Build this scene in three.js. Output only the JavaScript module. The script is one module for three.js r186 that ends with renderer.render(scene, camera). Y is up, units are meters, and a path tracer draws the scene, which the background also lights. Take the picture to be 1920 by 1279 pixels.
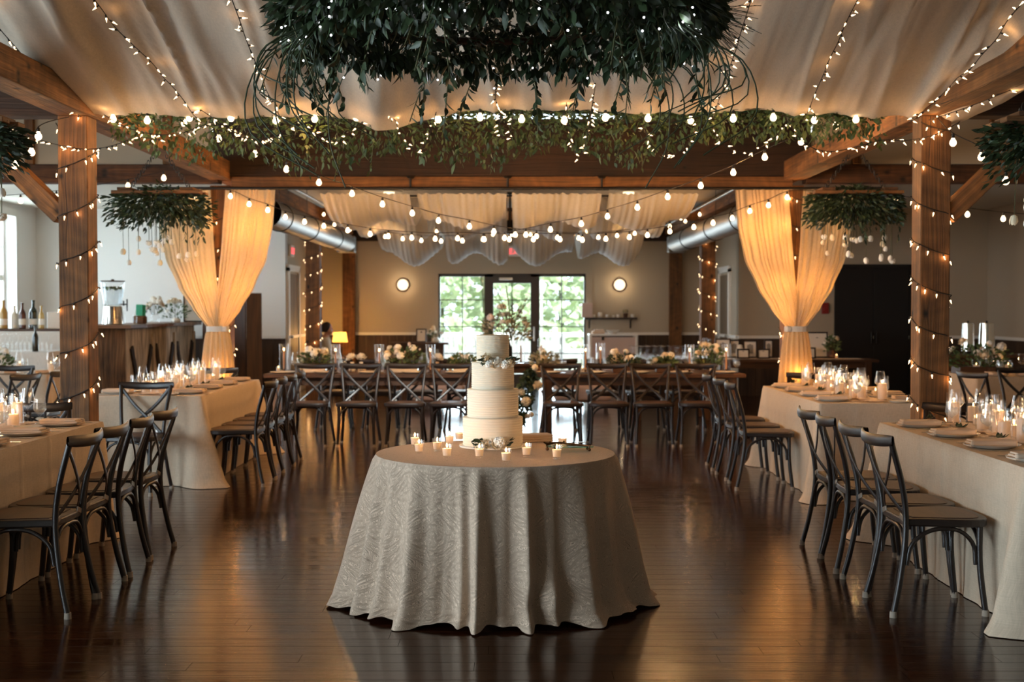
import * as THREE from 'three';
import { mergeGeometries } from 'three/addons/utils/BufferGeometryUtils.js';
import { RoundedBoxGeometry } from 'three/addons/geometries/RoundedBoxGeometry.js';
import { MarchingCubes } from 'three/addons/objects/MarchingCubes.js';
import { ImprovedNoise } from 'three/addons/math/ImprovedNoise.js';
import { RectAreaLightUniformsLib } from 'three/addons/lights/RectAreaLightUniformsLib.js';

// ------------------------------------------------------------------ camera, daylight, exposure
const scene = new THREE.Scene();
const renderer = new THREE.WebGLRenderer({ antialias: true });
renderer.toneMapping = THREE.LinearToneMapping;
renderer.toneMappingExposure = 0.93;
renderer.shadowMap.enabled = true;
RectAreaLightUniformsLib.init();
const H_ROOF = 4.4, EYE = 1.51, FOCAL = 2374, PITCH = Math.atan(62.5 / FOCAL);
const camera = new THREE.PerspectiveCamera(2 * Math.atan(639.5 / FOCAL) * 180 / Math.PI, 1920 / 1279, 0.05, 200);
camera.position.set(0, EYE, 0);
camera.rotation.x = -PITCH;
camera.focus = 6.4;
camera.userData.fStop = 3.2;
scene.add(camera);
scene.background = new THREE.Color(0.9, 0.96, 1.0);          // overcast sky
scene.backgroundIntensity = 3.6;

const sun = new THREE.DirectionalLight(new THREE.Color(1, 0.96, 0.88), 9.0);   // hazy sun from behind the building, lights the garden beyond the glass doors
sun.position.set(10, 26, 12);
sun.target.position.set(0, 0, -30);
sun.castShadow = true; sun.shadow.radius = 6;
sun.shadow.mapSize.set(2048, 2048);
Object.assign(sun.shadow.camera, { left: -30, right: 30, top: 30, bottom: -30, near: 1, far: 90 });
scene.add(sun, sun.target);
const DAY = new THREE.Color(0.87, 0.945, 1.0);
function daylight(x, y, z, w, h, dx, dz, k) {                 // sky light coming in through an opening
  const l = new THREE.RectAreaLight(DAY, k, w, h);
  l.position.set(x, y, z); l.lookAt(x + dx, y - 0.12, z + dz);
  l.name = 'window_daylight'; scene.add(l);
}
daylight(-8.45, 1.5, -1.4, 9.6, 2.3, 1, 0, 19);              // long run of patio doors in the left wall, beside and behind the camera
for (const z of [-10.4, -13.6, -16.8, -19.9]) daylight(-8.45, 1.95, z, 1.7, 2.1, 1, 0, 11);
daylight(0, 1.1, -24.95, 2.8, 2.0, 0, 1, 13);                // glazed doors in the end wall

{ const l = new THREE.RectAreaLight(DAY, 0.8, 3, 1.2); l.position.set(0, H_ROOF + 0.3, -7.6); l.lookAt(0, 0, -7.6); l.name = 'added_canopy_fill'; scene.add(l); }   // added fill light over the canopy, brightens its fabric from above

// ------------------------------------------------------------------ helpers
const V = (x, y, z) => new THREE.Vector3(x, y, z);
const rng = (s) => () => { s = (s + 0x6d2b79f5) | 0; let t = Math.imul(s ^ (s >>> 15), 1 | s); t = (t + Math.imul(t ^ (t >>> 7), 61 | t)) ^ t; return ((t ^ (t >>> 14)) >>> 0) / 4294967296; };
const perlin = new ImprovedNoise(), noise = (x, y, z = 0) => perlin.noise(x, y, z);
const lerp = THREE.MathUtils.lerp, smooth = THREE.MathUtils.smoothstep, clamp = THREE.MathUtils.clamp;
function at(px, py, depth) {                                    // a surveyed point of the hall: bearing and depth from the eye
  const cx = (px - 960) / FOCAL, cy = -(py - 639.5) / FOCAL, y = cy * Math.cos(PITCH) - Math.sin(PITCH), z = -cy * Math.sin(PITCH) - Math.cos(PITCH), s = depth / -z;
  return V(cx * s, EYE + y * s, -depth);
}
function atY(px, py, height) {
  const cx = (px - 960) / FOCAL, cy = -(py - 639.5) / FOCAL, y = cy * Math.cos(PITCH) - Math.sin(PITCH), z = -cy * Math.sin(PITCH) - Math.cos(PITCH), s = (height - EYE) / y;
  return V(cx * s, height, z * s);
}
const taken = new Map();
function numbered(name) { const n = taken.get(name) ?? 0; taken.set(name, n + 1); return n ? name + '_' + String(n).padStart(3, '0') : name; }
function shadows(o) { o.castShadow = true; o.receiveShadow = true; return o; }
function tag(o, label, category, group, kind) { if (label) o.userData.label = label; if (category) o.userData.category = category; if (group) o.userData.group = group; if (kind) o.userData.kind = kind; return o; }
function thing(name, label, category, pos = [0, 0, 0], turn = 0, group) { const o = new THREE.Group(); o.name = numbered(name); o.position.set(...pos); o.rotation.y = turn; scene.add(o); return tag(o, label, category, group); }
function part(name, geo, mat, parent, label) { const m = shadows(new THREE.Mesh(Array.isArray(geo) ? merge(geo) : geo, mat)); m.name = name; parent.add(m); if (label) m.userData.label = label; return m; }
function solo(name, geo, mat, label, category, group, pos, turn = 0) { const m = part(numbered(name), geo, mat, scene); tag(m, label, category, group); if (pos) m.position.set(...pos); m.rotation.y = turn; return m; }
function struct(name, geo, mat, label, category = 'structure') { const m = part(numbered(name), geo, mat, scene); return tag(m, label, category, null, 'structure'); }
function copy(src, pos, turn, label, group) { const c = src.clone(); c.name = numbered(src.name.replace(/_\d{3}$/, '')); c.position.set(...pos); c.rotation.y = turn; scene.add(c); c.userData = { ...src.userData }; if (label) c.userData.label = label; if (group) c.userData.group = group; return c; }
const ORD = ['first', 'second', 'third', 'fourth', 'fifth', 'sixth', 'seventh', 'eighth', 'ninth', 'tenth', 'eleventh', 'twelfth', 'thirteenth', 'fourteenth'];

function flat(g) { const n = g.index ? g.toNonIndexed() : g; for (const k of Object.keys(n.attributes)) if (!['position', 'normal', 'uv'].includes(k)) n.deleteAttribute(k); if (!n.attributes.normal) n.computeVertexNormals(); if (!n.attributes.uv) n.setAttribute('uv', new THREE.BufferAttribute(new Float32Array(n.attributes.position.count * 2), 2)); n.clearGroups(); return n; }
const merge = (list) => list.length === 1 ? list[0] : mergeGeometries(list.map(flat));
const move = (g, x, y, z, rx = 0, ry = 0, rz = 0) => { if (rx || ry || rz) g.applyMatrix4(new THREE.Matrix4().makeRotationFromEuler(new THREE.Euler(rx, ry, rz))); g.translate(x, y, z); return g; };
const box = (w, h, d, x = 0, y = 0, z = 0, rx = 0, ry = 0, rz = 0) => move(new THREE.BoxGeometry(w, h, d), x, y, z, rx, ry, rz);
const rbox = (w, h, d, r, x = 0, y = 0, z = 0, rx = 0, ry = 0, rz = 0, seg = 2) => move(new RoundedBoxGeometry(w, h, d, seg, r), x, y, z, rx, ry, rz);
const cyl = (r1, r2, h, x = 0, y = 0, z = 0, seg = 16, open = false) => move(new THREE.CylinderGeometry(r1, r2, h, seg, 1, open), x, y, z);
const sph = (r, x = 0, y = 0, z = 0, a = 12, b = 8) => move(new THREE.SphereGeometry(r, a, b), x, y, z);
const lathe = (pts, seg = 24) => new THREE.LatheGeometry(pts.map(([r, y]) => new THREE.Vector2(Math.max(r, 1e-4), y)), seg);
const tube = (pts, r, seg = 16, rad = 6, closed = false) => new THREE.TubeGeometry(new THREE.CatmullRomCurve3(pts.map((p) => p.isVector3 ? p : V(...p)), closed), seg, r, rad, closed);
function rod(a, b, r, rad = 6) { const d = V().subVectors(b, a), g = new THREE.CylinderGeometry(r, r, d.length(), rad); g.applyQuaternion(new THREE.Quaternion().setFromUnitVectors(V(0, 1, 0), d.normalize())); const m = a.clone().add(b).multiplyScalar(0.5); return g.translate(m.x, m.y, m.z); }
// uv in metres by box projection; u runs along the grain axis
function uvm(g, grain = 'x', ou = 0, ov = 0) {
  const p = g.attributes.position, n = g.attributes.normal, uv = new Float32Array(p.count * 2), ax = { x: 0, y: 1, z: 2 }[grain];
  for (let i = 0; i < p.count; i++) {
    const c = [p.getX(i), p.getY(i), p.getZ(i)], m = [Math.abs(n.getX(i)), Math.abs(n.getY(i)), Math.abs(n.getZ(i))];
    const o = [0, 1, 2].filter((k) => k !== ax), across = m[o[0]] > m[o[1]] ? c[o[1]] : c[o[0]] + (m[o[1]] > 0.5 ? 0 : 0.37);
    uv[2 * i] = c[ax] + ou; uv[2 * i + 1] = across + ov;
  }
  g.setAttribute('uv', new THREE.BufferAttribute(uv, 2)); return g;
}
// a surface from f(u, v) -> [x, y, z], both in 0..1
function surface(f, nu, nv, uvScale = [1, 1], closedU = false) {
  const pos = [], uv = [], idx = [];
  for (let j = 0; j <= nv; j++) for (let i = 0; i <= nu; i++) { pos.push(...f(i / nu, j / nv)); uv.push(i / nu * uvScale[0], j / nv * uvScale[1]); }
  for (let j = 0; j < nv; j++) for (let i = 0; i < nu; i++) { const a = j * (nu + 1) + i, b = a + 1, c = a + nu + 1, d = c + 1; idx.push(a, c, b, b, c, d); }
  const g = new THREE.BufferGeometry(); g.setAttribute('position', new THREE.Float32BufferAttribute(pos, 3)); g.setAttribute('uv', new THREE.Float32BufferAttribute(uv, 2)); g.setIndex(idx); g.computeVertexNormals();
  if (closedU) { const n = g.attributes.normal; for (let j = 0; j <= nv; j++) { const a = j * (nu + 1), b = a + nu, v = V(n.getX(a) + n.getX(b), n.getY(a) + n.getY(b), n.getZ(a) + n.getZ(b)).normalize(); n.setXYZ(a, v.x, v.y, v.z); n.setXYZ(b, v.x, v.y, v.z); } }
  return g;
}

// ------------------------------------------------------------------ textures
function tex(w, h, f, srgb, rep = [1, 1]) {
  const d = new Uint8Array(w * h * 4);
  for (let y = 0; y < h; y++) for (let x = 0; x < w; x++) { const c = f(x / w, y / h, x, y), o = (y * w + x) * 4; for (let k = 0; k < 3; k++) d[o + k] = clamp(Math.round(255 * (c.length ? c[k] : c)), 0, 255); d[o + 3] = 255; }
  const t = new THREE.DataTexture(d, w, h); t.wrapS = t.wrapT = THREE.RepeatWrapping; t.magFilter = THREE.LinearFilter; t.minFilter = THREE.LinearMipmapLinearFilter; t.generateMipmaps = true;
  if (srgb) t.colorSpace = THREE.SRGBColorSpace; t.repeat.set(...rep); t.needsUpdate = true; return t;
}
// periodic noise: k cells round
function pn(u, v, ku, kv, s) { const a = u * 2 * Math.PI, b = v * 2 * Math.PI, ru = ku / 6.2832, rv = kv / 6.2832; return noise(Math.cos(a) * ru + s, Math.sin(a) * ru + Math.cos(b) * rv * 1.3, Math.sin(b) * rv + s * 0.7); }
const R0 = rng(11);
const woodVal = (u, v) => { const w = v + 0.012 * pn(u, v, 6, 4, 3.1); return 0.7 + 0.13 * pn(u, w, 5, 60, 1.7) + 0.13 * pn(u, w, 9, 160, 5.2) + 0.15 * pn(u, v, 3, 7, 8.8) + (R0() - 0.5) * 0.06; };
const woodTex = tex(512, 512, (u, v) => { const k = woodVal(u, v); return [k * 1.02, k * 0.99, k * 0.95]; }, true, [0.5, 1.1]);
const RK = rng(23), knots = Array.from({ length: 11 }, () => [RK(), RK(), 0.006 + 0.012 * RK(), 0.02 + 0.03 * RK()]), cracks = Array.from({ length: 9 }, () => [RK(), RK(), 0.12 + 0.25 * RK()]);
const wrapD = (a) => Math.abs(a - Math.round(a));
const rusticVal = (u, v) => { // sawn timber: grain bent round knots, drying cracks, weather blotches
  let w = v, dark = 0; for (const [ku, kv, r, sp] of knots) { const du = wrapD(u - ku), dv = v - kv - Math.round(v - kv), q = Math.exp(-((du / sp) ** 2) - ((dv / (sp * 0.8)) ** 2)); w += Math.sign(dv) * q * 0.012; dark += 0.5 * Math.exp(-((du / (r * 0.7)) ** 2) - ((dv / r) ** 2)); }
  for (const [cu, cv, L] of cracks) { const du = wrapD(u - cu); if (du < L) { const dv = v - cv - 0.01 * pn(u, cv, 9, 3, cu * 9); dark += 0.5 * Math.exp(-(((dv - Math.round(dv)) / 0.0022) ** 2)) * (1 - du / L); } }
  return 0.72 + 0.16 * pn(u, w, 5, 55, 2.7) + 0.14 * pn(u, w, 10, 150, 6.2) + 0.26 * pn(u, v, 4, 6, 4.8) + 0.1 * pn(u, v, 40, 8, 7.1) - dark + (R0() - 0.5) * 0.07; };
const rusticTex = tex(1024, 512, (u, v) => { const k = rusticVal(u, v); return [k * 1.03, k * 0.985, k * 0.92]; }, true, [0.4, 0.8]);
const woodRough = tex(256, 256, (u, v) => 0.5 + 0.25 * pn(u, v, 6, 50, 4.4) + 0.2 * pn(u, v, 5, 5, 2.2), false, [0.5, 0.8]);
const weave = tex(128, 128, (u, v, x, y) => 0.5 + 0.22 * Math.sin(x * Math.PI / 2) * Math.cos(y * Math.PI / 2) + 0.28 * (R0() - 0.5), false, [9, 9]);
const slub = tex(256, 256, (u, v) => { const k = 0.9 + 0.05 * pn(u, v, 90, 6, 2) + 0.05 * pn(u, v, 6, 90, 6) + 0.05 * (R0() - 0.5); return [k, k, k]; }, true, [5, 5]);
const swirl = (u, v) => { const n = pn(u, v, 9, 9, 4.2) + 0.5 * pn(u, v, 20, 20, 1.2); return Math.sin(n * 34); };
const swirlTex = tex(1024, 1024, (u, v) => { const k = 0.80 + 0.13 * (Math.abs(swirl(u, v)) < 0.42 ? -1 : 0.6) + 0.07 * (R0() - 0.5); return [k, k * 0.985, k * 0.96]; }, true, [2.6, 2.6]);
const swirlBump = tex(1024, 1024, (u, v) => 0.5 + 0.42 * (Math.abs(swirl(u, v)) < 0.42 ? -1 : 0.5) + 0.25 * (R0() - 0.5), false, [2.6, 2.6]);
const plaster = tex(256, 256, (u, v) => 0.5 + 0.25 * pn(u, v, 30, 30, 2) + 0.25 * (R0() - 0.5), false, [1.5, 1.5]);
const barnTex = tex(512, 512, (u, v) => { const k = 0.74 + 0.26 * pn(u, v, 6, 40, 2.7) + 0.2 * pn(u, v, 12, 120, 7.2) + 0.2 * pn(u, v, 4, 6, 3.3); return [k * 1.0, k * 0.95, k * 0.9]; }, true, [0.6, 0.8]);

// ------------------------------------------------------------------ materials
const C = (hex) => new THREE.Color(hex);
const std = (color, roughness = 0.8, extra = {}) => new THREE.MeshStandardMaterial({ color: C(color), roughness, ...extra });
const phy = (color, roughness, extra) => new THREE.MeshPhysicalMaterial({ color: C(color), roughness, ...extra });
const glow = (rgb, k) => new THREE.MeshStandardMaterial({ color: 0x221c14, roughness: 0.4, emissive: new THREE.Color(...rgb), emissiveIntensity: k });
const M = {
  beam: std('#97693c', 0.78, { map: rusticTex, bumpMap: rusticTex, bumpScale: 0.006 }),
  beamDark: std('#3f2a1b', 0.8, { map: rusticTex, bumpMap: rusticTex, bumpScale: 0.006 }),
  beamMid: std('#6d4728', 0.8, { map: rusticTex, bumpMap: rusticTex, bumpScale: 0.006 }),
  walnut: std('#6a4529', 0.55, { map: woodTex }),
  chair: phy('#2a1a13', 0.42, { map: woodTex, clearcoat: 0.2, clearcoatRoughness: 0.35 }),
  seatPanel: phy('#5c3c28', 0.5, { map: woodTex, bumpMap: weave, bumpScale: 0.0015, clearcoat: 0.2, clearcoatRoughness: 0.3 }),
  felt: std('#9c8f80', 0.9),
  steel: std('#b9b6b0', 0.35, { metalness: 1 }),
  chrome: std('#d8d4cc', 0.12, { metalness: 1 }),
  duct: std('#8d8a84', 0.45, { metalness: 1 }),
  iron: std('#17130f', 0.5),
  black: std('#0e0c0b', 0.6),
  floor: [0.9, 1.0, 1.12, 0.8].map((k) => new THREE.MeshPhysicalMaterial({ color: C('#44200c').multiplyScalar(k), specularIntensity: 0.9, roughness: 0.3, roughnessMap: woodRough, map: woodTex, bumpMap: woodTex, bumpScale: 0.0006, clearcoat: 0.15, clearcoatRoughness: 0.14 })),
  subfloor: std('#1c120b', 0.9),
  wallWhite: std('#eeede9', 0.9, { bumpMap: plaster, bumpScale: 0.0012 }),
  wallGreige: std('#b3a590', 0.9, { bumpMap: plaster, bumpScale: 0.0012 }),
  ceiling: std('#dcd5c8', 0.95),
  trim: std('#e9e6df', 0.55),
  wainscot: std('#5a4331', 0.6, { map: woodTex }),
  cloth: std('#ddc7ad', 0.95, { map: slub, bumpMap: weave, bumpScale: 0.0008 }),
  clothWhite: std('#e6e2da', 0.95, { map: slub }),
  cakeCloth: std('#f3d9c2', 0.9, { map: swirlTex, bumpMap: swirlBump, bumpScale: 0.0022 }),
  drape: phy('#f0dfc9', 0.95, { map: slub, transmission: 0.3, side: THREE.DoubleSide }),
  sheer: phy('#ead3ab', 0.95, { map: slub, transmission: 0.5, side: THREE.DoubleSide }),
  swag: phy('#f2eee6', 0.95, { map: slub, transmission: 0.45, side: THREE.DoubleSide }),
  napkin: std('#d9bfa6', 0.95, { bumpMap: weave, bumpScale: 0.0008 }),
  porcelain: phy('#e9e2d6', 0.25, { clearcoat: 0.4 }),
  glass: phy('#ffffff', 0.02, { transmission: 1, ior: 1.5 }),
  pane: phy('#f4fbff', 0.02, { transmission: 1, ior: 1.5 }),
  greenGlass: phy('#bfe8df', 0.03, { transmission: 1, ior: 1.5 }),
  water: phy('#f2f8fb', 0.05, { transmission: 0.85, ior: 1.33 }),
  wax: phy('#f9e8d2', 0.8, { transmission: 0.5 }),
  waxBrown: std('#b98a68', 0.6),
  wick: std('#2a1d12', 0.9),
  bronze: std('#5b3c22', 0.4, { metalness: 0.9 }),
  icing: std('#f3e5ce', 0.75),
  petal: std('#f4efe4', 0.8, { side: THREE.DoubleSide }),
  petalCream: std('#ead9ba', 0.8, { side: THREE.DoubleSide }),
  petalPink: std('#e5d3c8', 0.8, { side: THREE.DoubleSide }),
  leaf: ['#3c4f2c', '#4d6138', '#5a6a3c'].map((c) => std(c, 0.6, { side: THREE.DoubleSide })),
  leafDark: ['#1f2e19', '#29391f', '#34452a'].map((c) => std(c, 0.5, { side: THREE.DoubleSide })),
  leafDry: ['#8c8668', '#a79a7c', '#6f7355'].map((c) => std(c, 0.8, { side: THREE.DoubleSide })),
  stem: std('#4a4a2c', 0.8), grass: std('#27351d', 0.6), wire: std('#20170f', 0.7), socket: std('#15110d', 0.6),
  barn: std('#ebe2d1', 0.85, { map: barnTex, bumpMap: barnTex, bumpScale: 0.003 }),
  barnBrown: std('#86684a', 0.85, { map: barnTex, bumpMap: barnTex, bumpScale: 0.003 }),
  barnDark: std('#35261c', 0.85, { map: barnTex }),
  liveEdge: std('#a5764c', 0.45, { map: woodTex }),
  paper: std('#e6ded2', 0.9), frame: std('#2b1c13', 0.5), photo: std('#8a8680', 0.6),
  doorDark: std('#3a332c', 0.5), doorTan: std('#9a8468', 0.6, { map: woodTex }), panelBlack: std('#100c0a', 0.7),
  pink: std('#cdb4a8', 0.9, { bumpMap: weave, bumpScale: 0.001 }),
  skin: std('#b98568', 0.6), hair: std('#1b120d', 0.6), shirt: std('#cdbfa8', 0.9),
  red: std('#8c1c16', 0.5),
  bulb: glow([1, 0.7, 0.4], 7), mini: glow([1, 0.66, 0.36], 6), led: glow([0.92, 0.92, 1], 7), flame: glow([1, 0.62, 0.25], 14), lampGlow: glow([1, 0.78, 0.5], 2.2), shadeGlow: glow([1, 0.5, 0.14], 1.0), exitRed: glow([1, 0.12, 0.12], 1.6),
};
const AMBER = new THREE.Color(1, 0.4, 0.08), WARM = new THREE.Color(1, 0.52, 0.19), FIRE = new THREE.Color(1, 0.52, 0.2);
function lamp(parent, x, y, z, k, color = WARM, radius = 1) { const l = new THREE.PointLight(color, k, 0, 2); l.position.set(x, y, z); l.castShadow = true; l.shadow.radius = radius; l.name = 'lamp_light'; parent.add(l); return l; }
// ------------------------------------------------------------------ the room
const Z1 = 9.3, Z2 = 13.9, Z3 = 20.3, Z4 = 24.6, ZB = 21.7, XW = 8.14, XR = 3.88, H2 = 3.2, H1 = H_ROOF, T = 0.2;
{ // floor: dark stained boards running across the hall, the near ones one by one
  const f = struct('floor', box(2 * XW + 0.4, 0.1, 29.5, 0, -0.07, -10.3), M.subfloor, 'dark stained glossy board floor', 'floor');
  const R = rng(5), pw = 0.127, gap = 0.0016, far = M.floor.map(() => []);
  const lens = [1.2, 1.5, 1.8, 2.1], variants = [];
  for (const L of lens) for (let k = 0; k < 3; k++) {
    const sh = new THREE.Shape(), hw = (pw - gap) / 2, b = 0.0012;
    sh.moveTo(-hw, -0.02); sh.lineTo(hw, -0.02); sh.lineTo(hw, -b); sh.lineTo(hw - b, 0); sh.lineTo(-hw + b, 0); sh.lineTo(-hw, -b); sh.closePath();
    const g = new THREE.ExtrudeGeometry(sh, { depth: L - gap, bevelEnabled: false, steps: 1 });
    move(g, 0, 0, -L / 2); move(g, 0, 0, 0, 0, Math.PI / 2, 0);
    variants.push([L, uvm(flat(g), 'x', R() * 7, R() * 7)]);
  }
  for (let r = 0, z = -4.4; z > -24.7; r++, z -= pw) {
    let x = -XW - R() * 1.5;
    while (x < XW) {
      const li = Math.floor(R() * lens.length), L = lens[li], [, g] = variants[li * 3 + Math.floor(R() * 3)], m = Math.floor(R() * 4), cx = x + L / 2;
      if (r < 25 && Math.abs(cx) < 4.2) { const p = part('floorboard', g, M.floor[m], f); p.position.set(cx, 0, z); }
      else if (cx > -XW - 0.4 && cx < XW + 0.4) far[m].push(g.clone().translate(cx, 0, z));
      x += L;
    }
  }
  for (let r = 0, z = -4.4 + pw; z < 4; r++, z += pw) far[r % 4].push(uvm(flat(box(2 * XW, 0.02, pw - gap, 0, -0.01, z)), 'x', R() * 5, R() * 5));
  far.forEach((l, k) => tag(part('floorboards_beyond', merge(l), M.floor[k], f), null, null, null, 'stuff'));
}
// left wall with patio doors near the camera and windows further on
{
  const opens = [[-1.4 + 4.8, -1.4 - 4.8, 0.35, 2.65]];         // z from, z to, sill, head
  for (const z of [-10.4, -13.6, -16.8, -19.9]) opens.push([z + 0.85, z - 0.85, 1.0, 3.0]);
  const list = []; let z = 4;
  for (const [a, b, s, h] of opens) { list.push([z, a, 0, H1], [a, b, 0, s], [a, b, h, H1]); z = b; }
  list.push([z, -Z4 - T, 0, H1]);
  struct('wall_left', list.map(([a, b, y0, y1]) => box(0.34, y1 - y0, a - b, -XW - 0.17, (y0 + y1) / 2, (a + b) / 2)), M.wallWhite, 'white painted left wall with tall windows', 'wall');
  opens.forEach(([a, b, s, h], k) => {
    const w = new THREE.Group(); w.name = 'window_' + (k + 1); scene.add(w); tag(w, k === 4 ? 'tall white framed window beside the bar' : 'window in the left wall number ' + (k + 1) + ' from the camera', 'window', null, 'structure');
    const x = -XW - 0.2, n = k ? 2 : 6, rows = k ? 4 : 2, dz = (a - b) / n, dy = (h - s) / rows;
    part('window_frame', [box(0.08, 0.07, a - b, x, s + 0.035, (a + b) / 2), box(0.08, 0.07, a - b, x, h - 0.035, (a + b) / 2), box(0.08, h - s, 0.07, x, (s + h) / 2, a - 0.035), box(0.08, h - s, 0.07, x, (s + h) / 2, b + 0.035)], M.trim, w);
    for (let i = 1; i < n; i++) part('mullion', box(0.05, h - s - 0.14, k ? 0.035 : 0.07, x, (s + h) / 2, a - dz * i), M.trim, w);
    for (let j = 1; j < rows; j++) part('muntin', box(0.05, j === 2 ? 0.1 : 0.03, a - b - 0.14, x, s + dy * j, (a + b) / 2), M.trim, w);
    for (let i = 0; i < n; i++) part('pane', box(0.006, h - s - 0.14, dz - 0.05, x, (s + h) / 2, a - dz * (i + 0.5)), M.pane, w);
    part('window_sill', box(0.3, 0.04, a - b + 0.1, -XW - 0.1, s - 0.02, (a + b) / 2), M.trim, w);
    if (k) part('casing', [box(0.03, h - s + 0.24, 0.12, -XW + 0.015, (s + h) / 2, a + 0.06), box(0.03, h - s + 0.24, 0.12, -XW + 0.015, (s + h) / 2, b - 0.06), box(0.03, 0.12, a - b, -XW + 0.015, h + 0.06, (a + b) / 2), box(0.03, 0.12, a - b, -XW + 0.015, s - 0.06, (a + b) / 2)], M.trim, w);
  });
}
struct('wall_right', box(T, H1, 4 + Z4 + T, XW + T / 2, H1 / 2, (4 - Z4 - T) / 2), M.wallGreige, 'plain pale right wall of the side aisle', 'wall');
struct('wall_behind_camera', box(2 * XW + 0.6, H1, T, 0, H1 / 2, 4 + T / 2), M.wallGreige, 'plain wall behind the viewer', 'wall');
struct('wall_bar', box(XW - XR, H2 + 0.3, T, -(XW + XR) / 2, (H2 + 0.3) / 2, -ZB - T / 2), M.wallWhite, 'white wall behind the bar', 'wall');
struct('wall_black_door', box(XW - XR, H2 + 0.3, T, (XW + XR) / 2, (H2 + 0.3) / 2, -ZB - T / 2), M.wallGreige, 'pale wall around the black double door', 'wall');
struct('wall_recess_left', box(T, H2, Z4 - ZB, -XR - T / 2, H2 / 2, -(Z4 + ZB) / 2 - 0.002), M.wallGreige, 'short side wall with a tan door, left of the far recess', 'wall');
struct('wall_recess_right', box(T, H2, Z4 - ZB, XR + T / 2, H2 / 2, -(Z4 + ZB) / 2 - 0.002), M.wallGreige, 'short side wall with a tan door, right of the far recess', 'wall');
{ // end wall with the glazed doors
  const hw = 1.43, top = 2.17, z = -Z4 - T / 2;
  struct('wall_end', [box(XR + 0.4 - hw, H2, T, -(XR + 0.4 + hw) / 2, H2 / 2, z), box(XR + 0.4 - hw, H2, T, (XR + 0.4 + hw) / 2, H2 / 2, z), box(2 * hw, H2 - top, T, 0, (H2 + top) / 2, z)], M.wallGreige, 'greige far end wall around the glazed doors', 'wall');
  for (const [k, x0, x1] of [[1, -hw, -0.5], [2, -0.5, 0.5], [3, 0.5, hw]]) {
    const d = new THREE.Group(); d.name = 'door_' + k; scene.add(d);
    tag(d, ['tall glazed sidelight left of the far garden door', 'dark framed glass garden door in the far wall', 'tall glazed sidelight right of the far garden door'][k - 1], k === 2 ? 'door' : 'window', null, 'structure');
    const c = (x0 + x1) / 2, w = x1 - x0, s = k === 2 ? 0.14 : 0.035, zz = -Z4 - 0.06;
    part('door_frame', [box(w, 0.06, 0.1, c, top - 0.03, zz), box(w, k === 2 ? 0.22 : 0.06, 0.1, c, k === 2 ? 0.11 : 0.03, zz), box(s, top, 0.1, x0 + s / 2, top / 2, zz), box(s, top, 0.1, x1 - s / 2, top / 2, zz), ...(k === 2 ? [box(w, 0.13, 0.09, c, top - 0.12, zz)] : [])], M.doorDark, d);
    part('muntin', box(0.02, top - 0.1, 0.05, c, top / 2, zz), M.doorDark, d);
    for (const y of [0.62, 1.14, 1.66]) part('muntin', box(w - 2 * s, 0.02, 0.05, c, y, zz), M.doorDark, d);
    for (const q of [0, 1]) part('pane', box(w / 2 - s, top - 0.12, 0.006, c + (q - 0.5) * (w / 2 - s), top / 2, zz), M.pane, d);
    if (k === 2) { part('door_closer', rbox(0.26, 0.05, 0.05, 0.01, c - 0.12, top - 0.1, zz + 0.09), M.steel, d); part('handle', rbox(0.03, 0.28, 0.05, 0.012, x1 - 0.07, 1.0, zz + 0.08), M.steel, d); }
  }
  struct('trim_1', [box(0.13, top + 0.14, 0.03, -hw - 0.065, (top + 0.14) / 2, -Z4 + 0.015), box(0.13, top + 0.14, 0.03, hw + 0.065, (top + 0.14) / 2, -Z4 + 0.015), box(2 * hw, 0.14, 0.03, 0, top + 0.07, -Z4 + 0.015)], M.wallGreige, 'painted casing round the garden doors', 'trim');
  // wainscot boards
  const WY = 0.98;
  const runs = [[-XR, -hw - 0.13, -Z4, 'z'], [hw + 0.13, XR, -Z4, 'z'], [-XW, -XR, -ZB, 'z'], [XR, XW, -ZB, 'z']];
  let n = 2;
  for (const [a, b, zz] of runs) {
    const g = struct('trim_' + n++, box(b - a, 0.05, 0.05, (a + b) / 2, WY + 0.025, zz + 0.025), M.trim, ['chair rail left of the garden doors', 'chair rail right of the garden doors', 'chair rail on the bar wall', 'chair rail on the wall with the black door'][n - 3], 'trim');
    for (let x = a; x < b - 0.05; x += 0.15) part('plank', uvm(box(Math.min(0.147, b - x), WY, 0.02, x + Math.min(0.147, b - x) / 2, WY / 2, zz + 0.01), 'y', x, x), M.wainscot, g);
  }
  const g = struct('trim_' + n++, box(0.05, 0.05, ZB + 4, XW - 0.025, WY + 0.025, (4 - ZB) / 2), M.trim, 'chair rail along the right wall', 'trim');
  for (let z = -ZB; z < -9; z += 0.15) part('plank', uvm(box(0.02, WY, 0.147, XW - 0.01, WY / 2, z + 0.074), 'y', z, z), M.wainscot, g);
  for (const s of [-1, 1]) struct('trim_' + n++, box(0.05, 0.05, Z4 - ZB, s * (XR - 0.025), WY + 0.025, -(Z4 + ZB) / 2), M.trim, s < 0 ? 'chair rail on the left recess wall' : 'chair rail on the right recess wall', 'trim');
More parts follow.
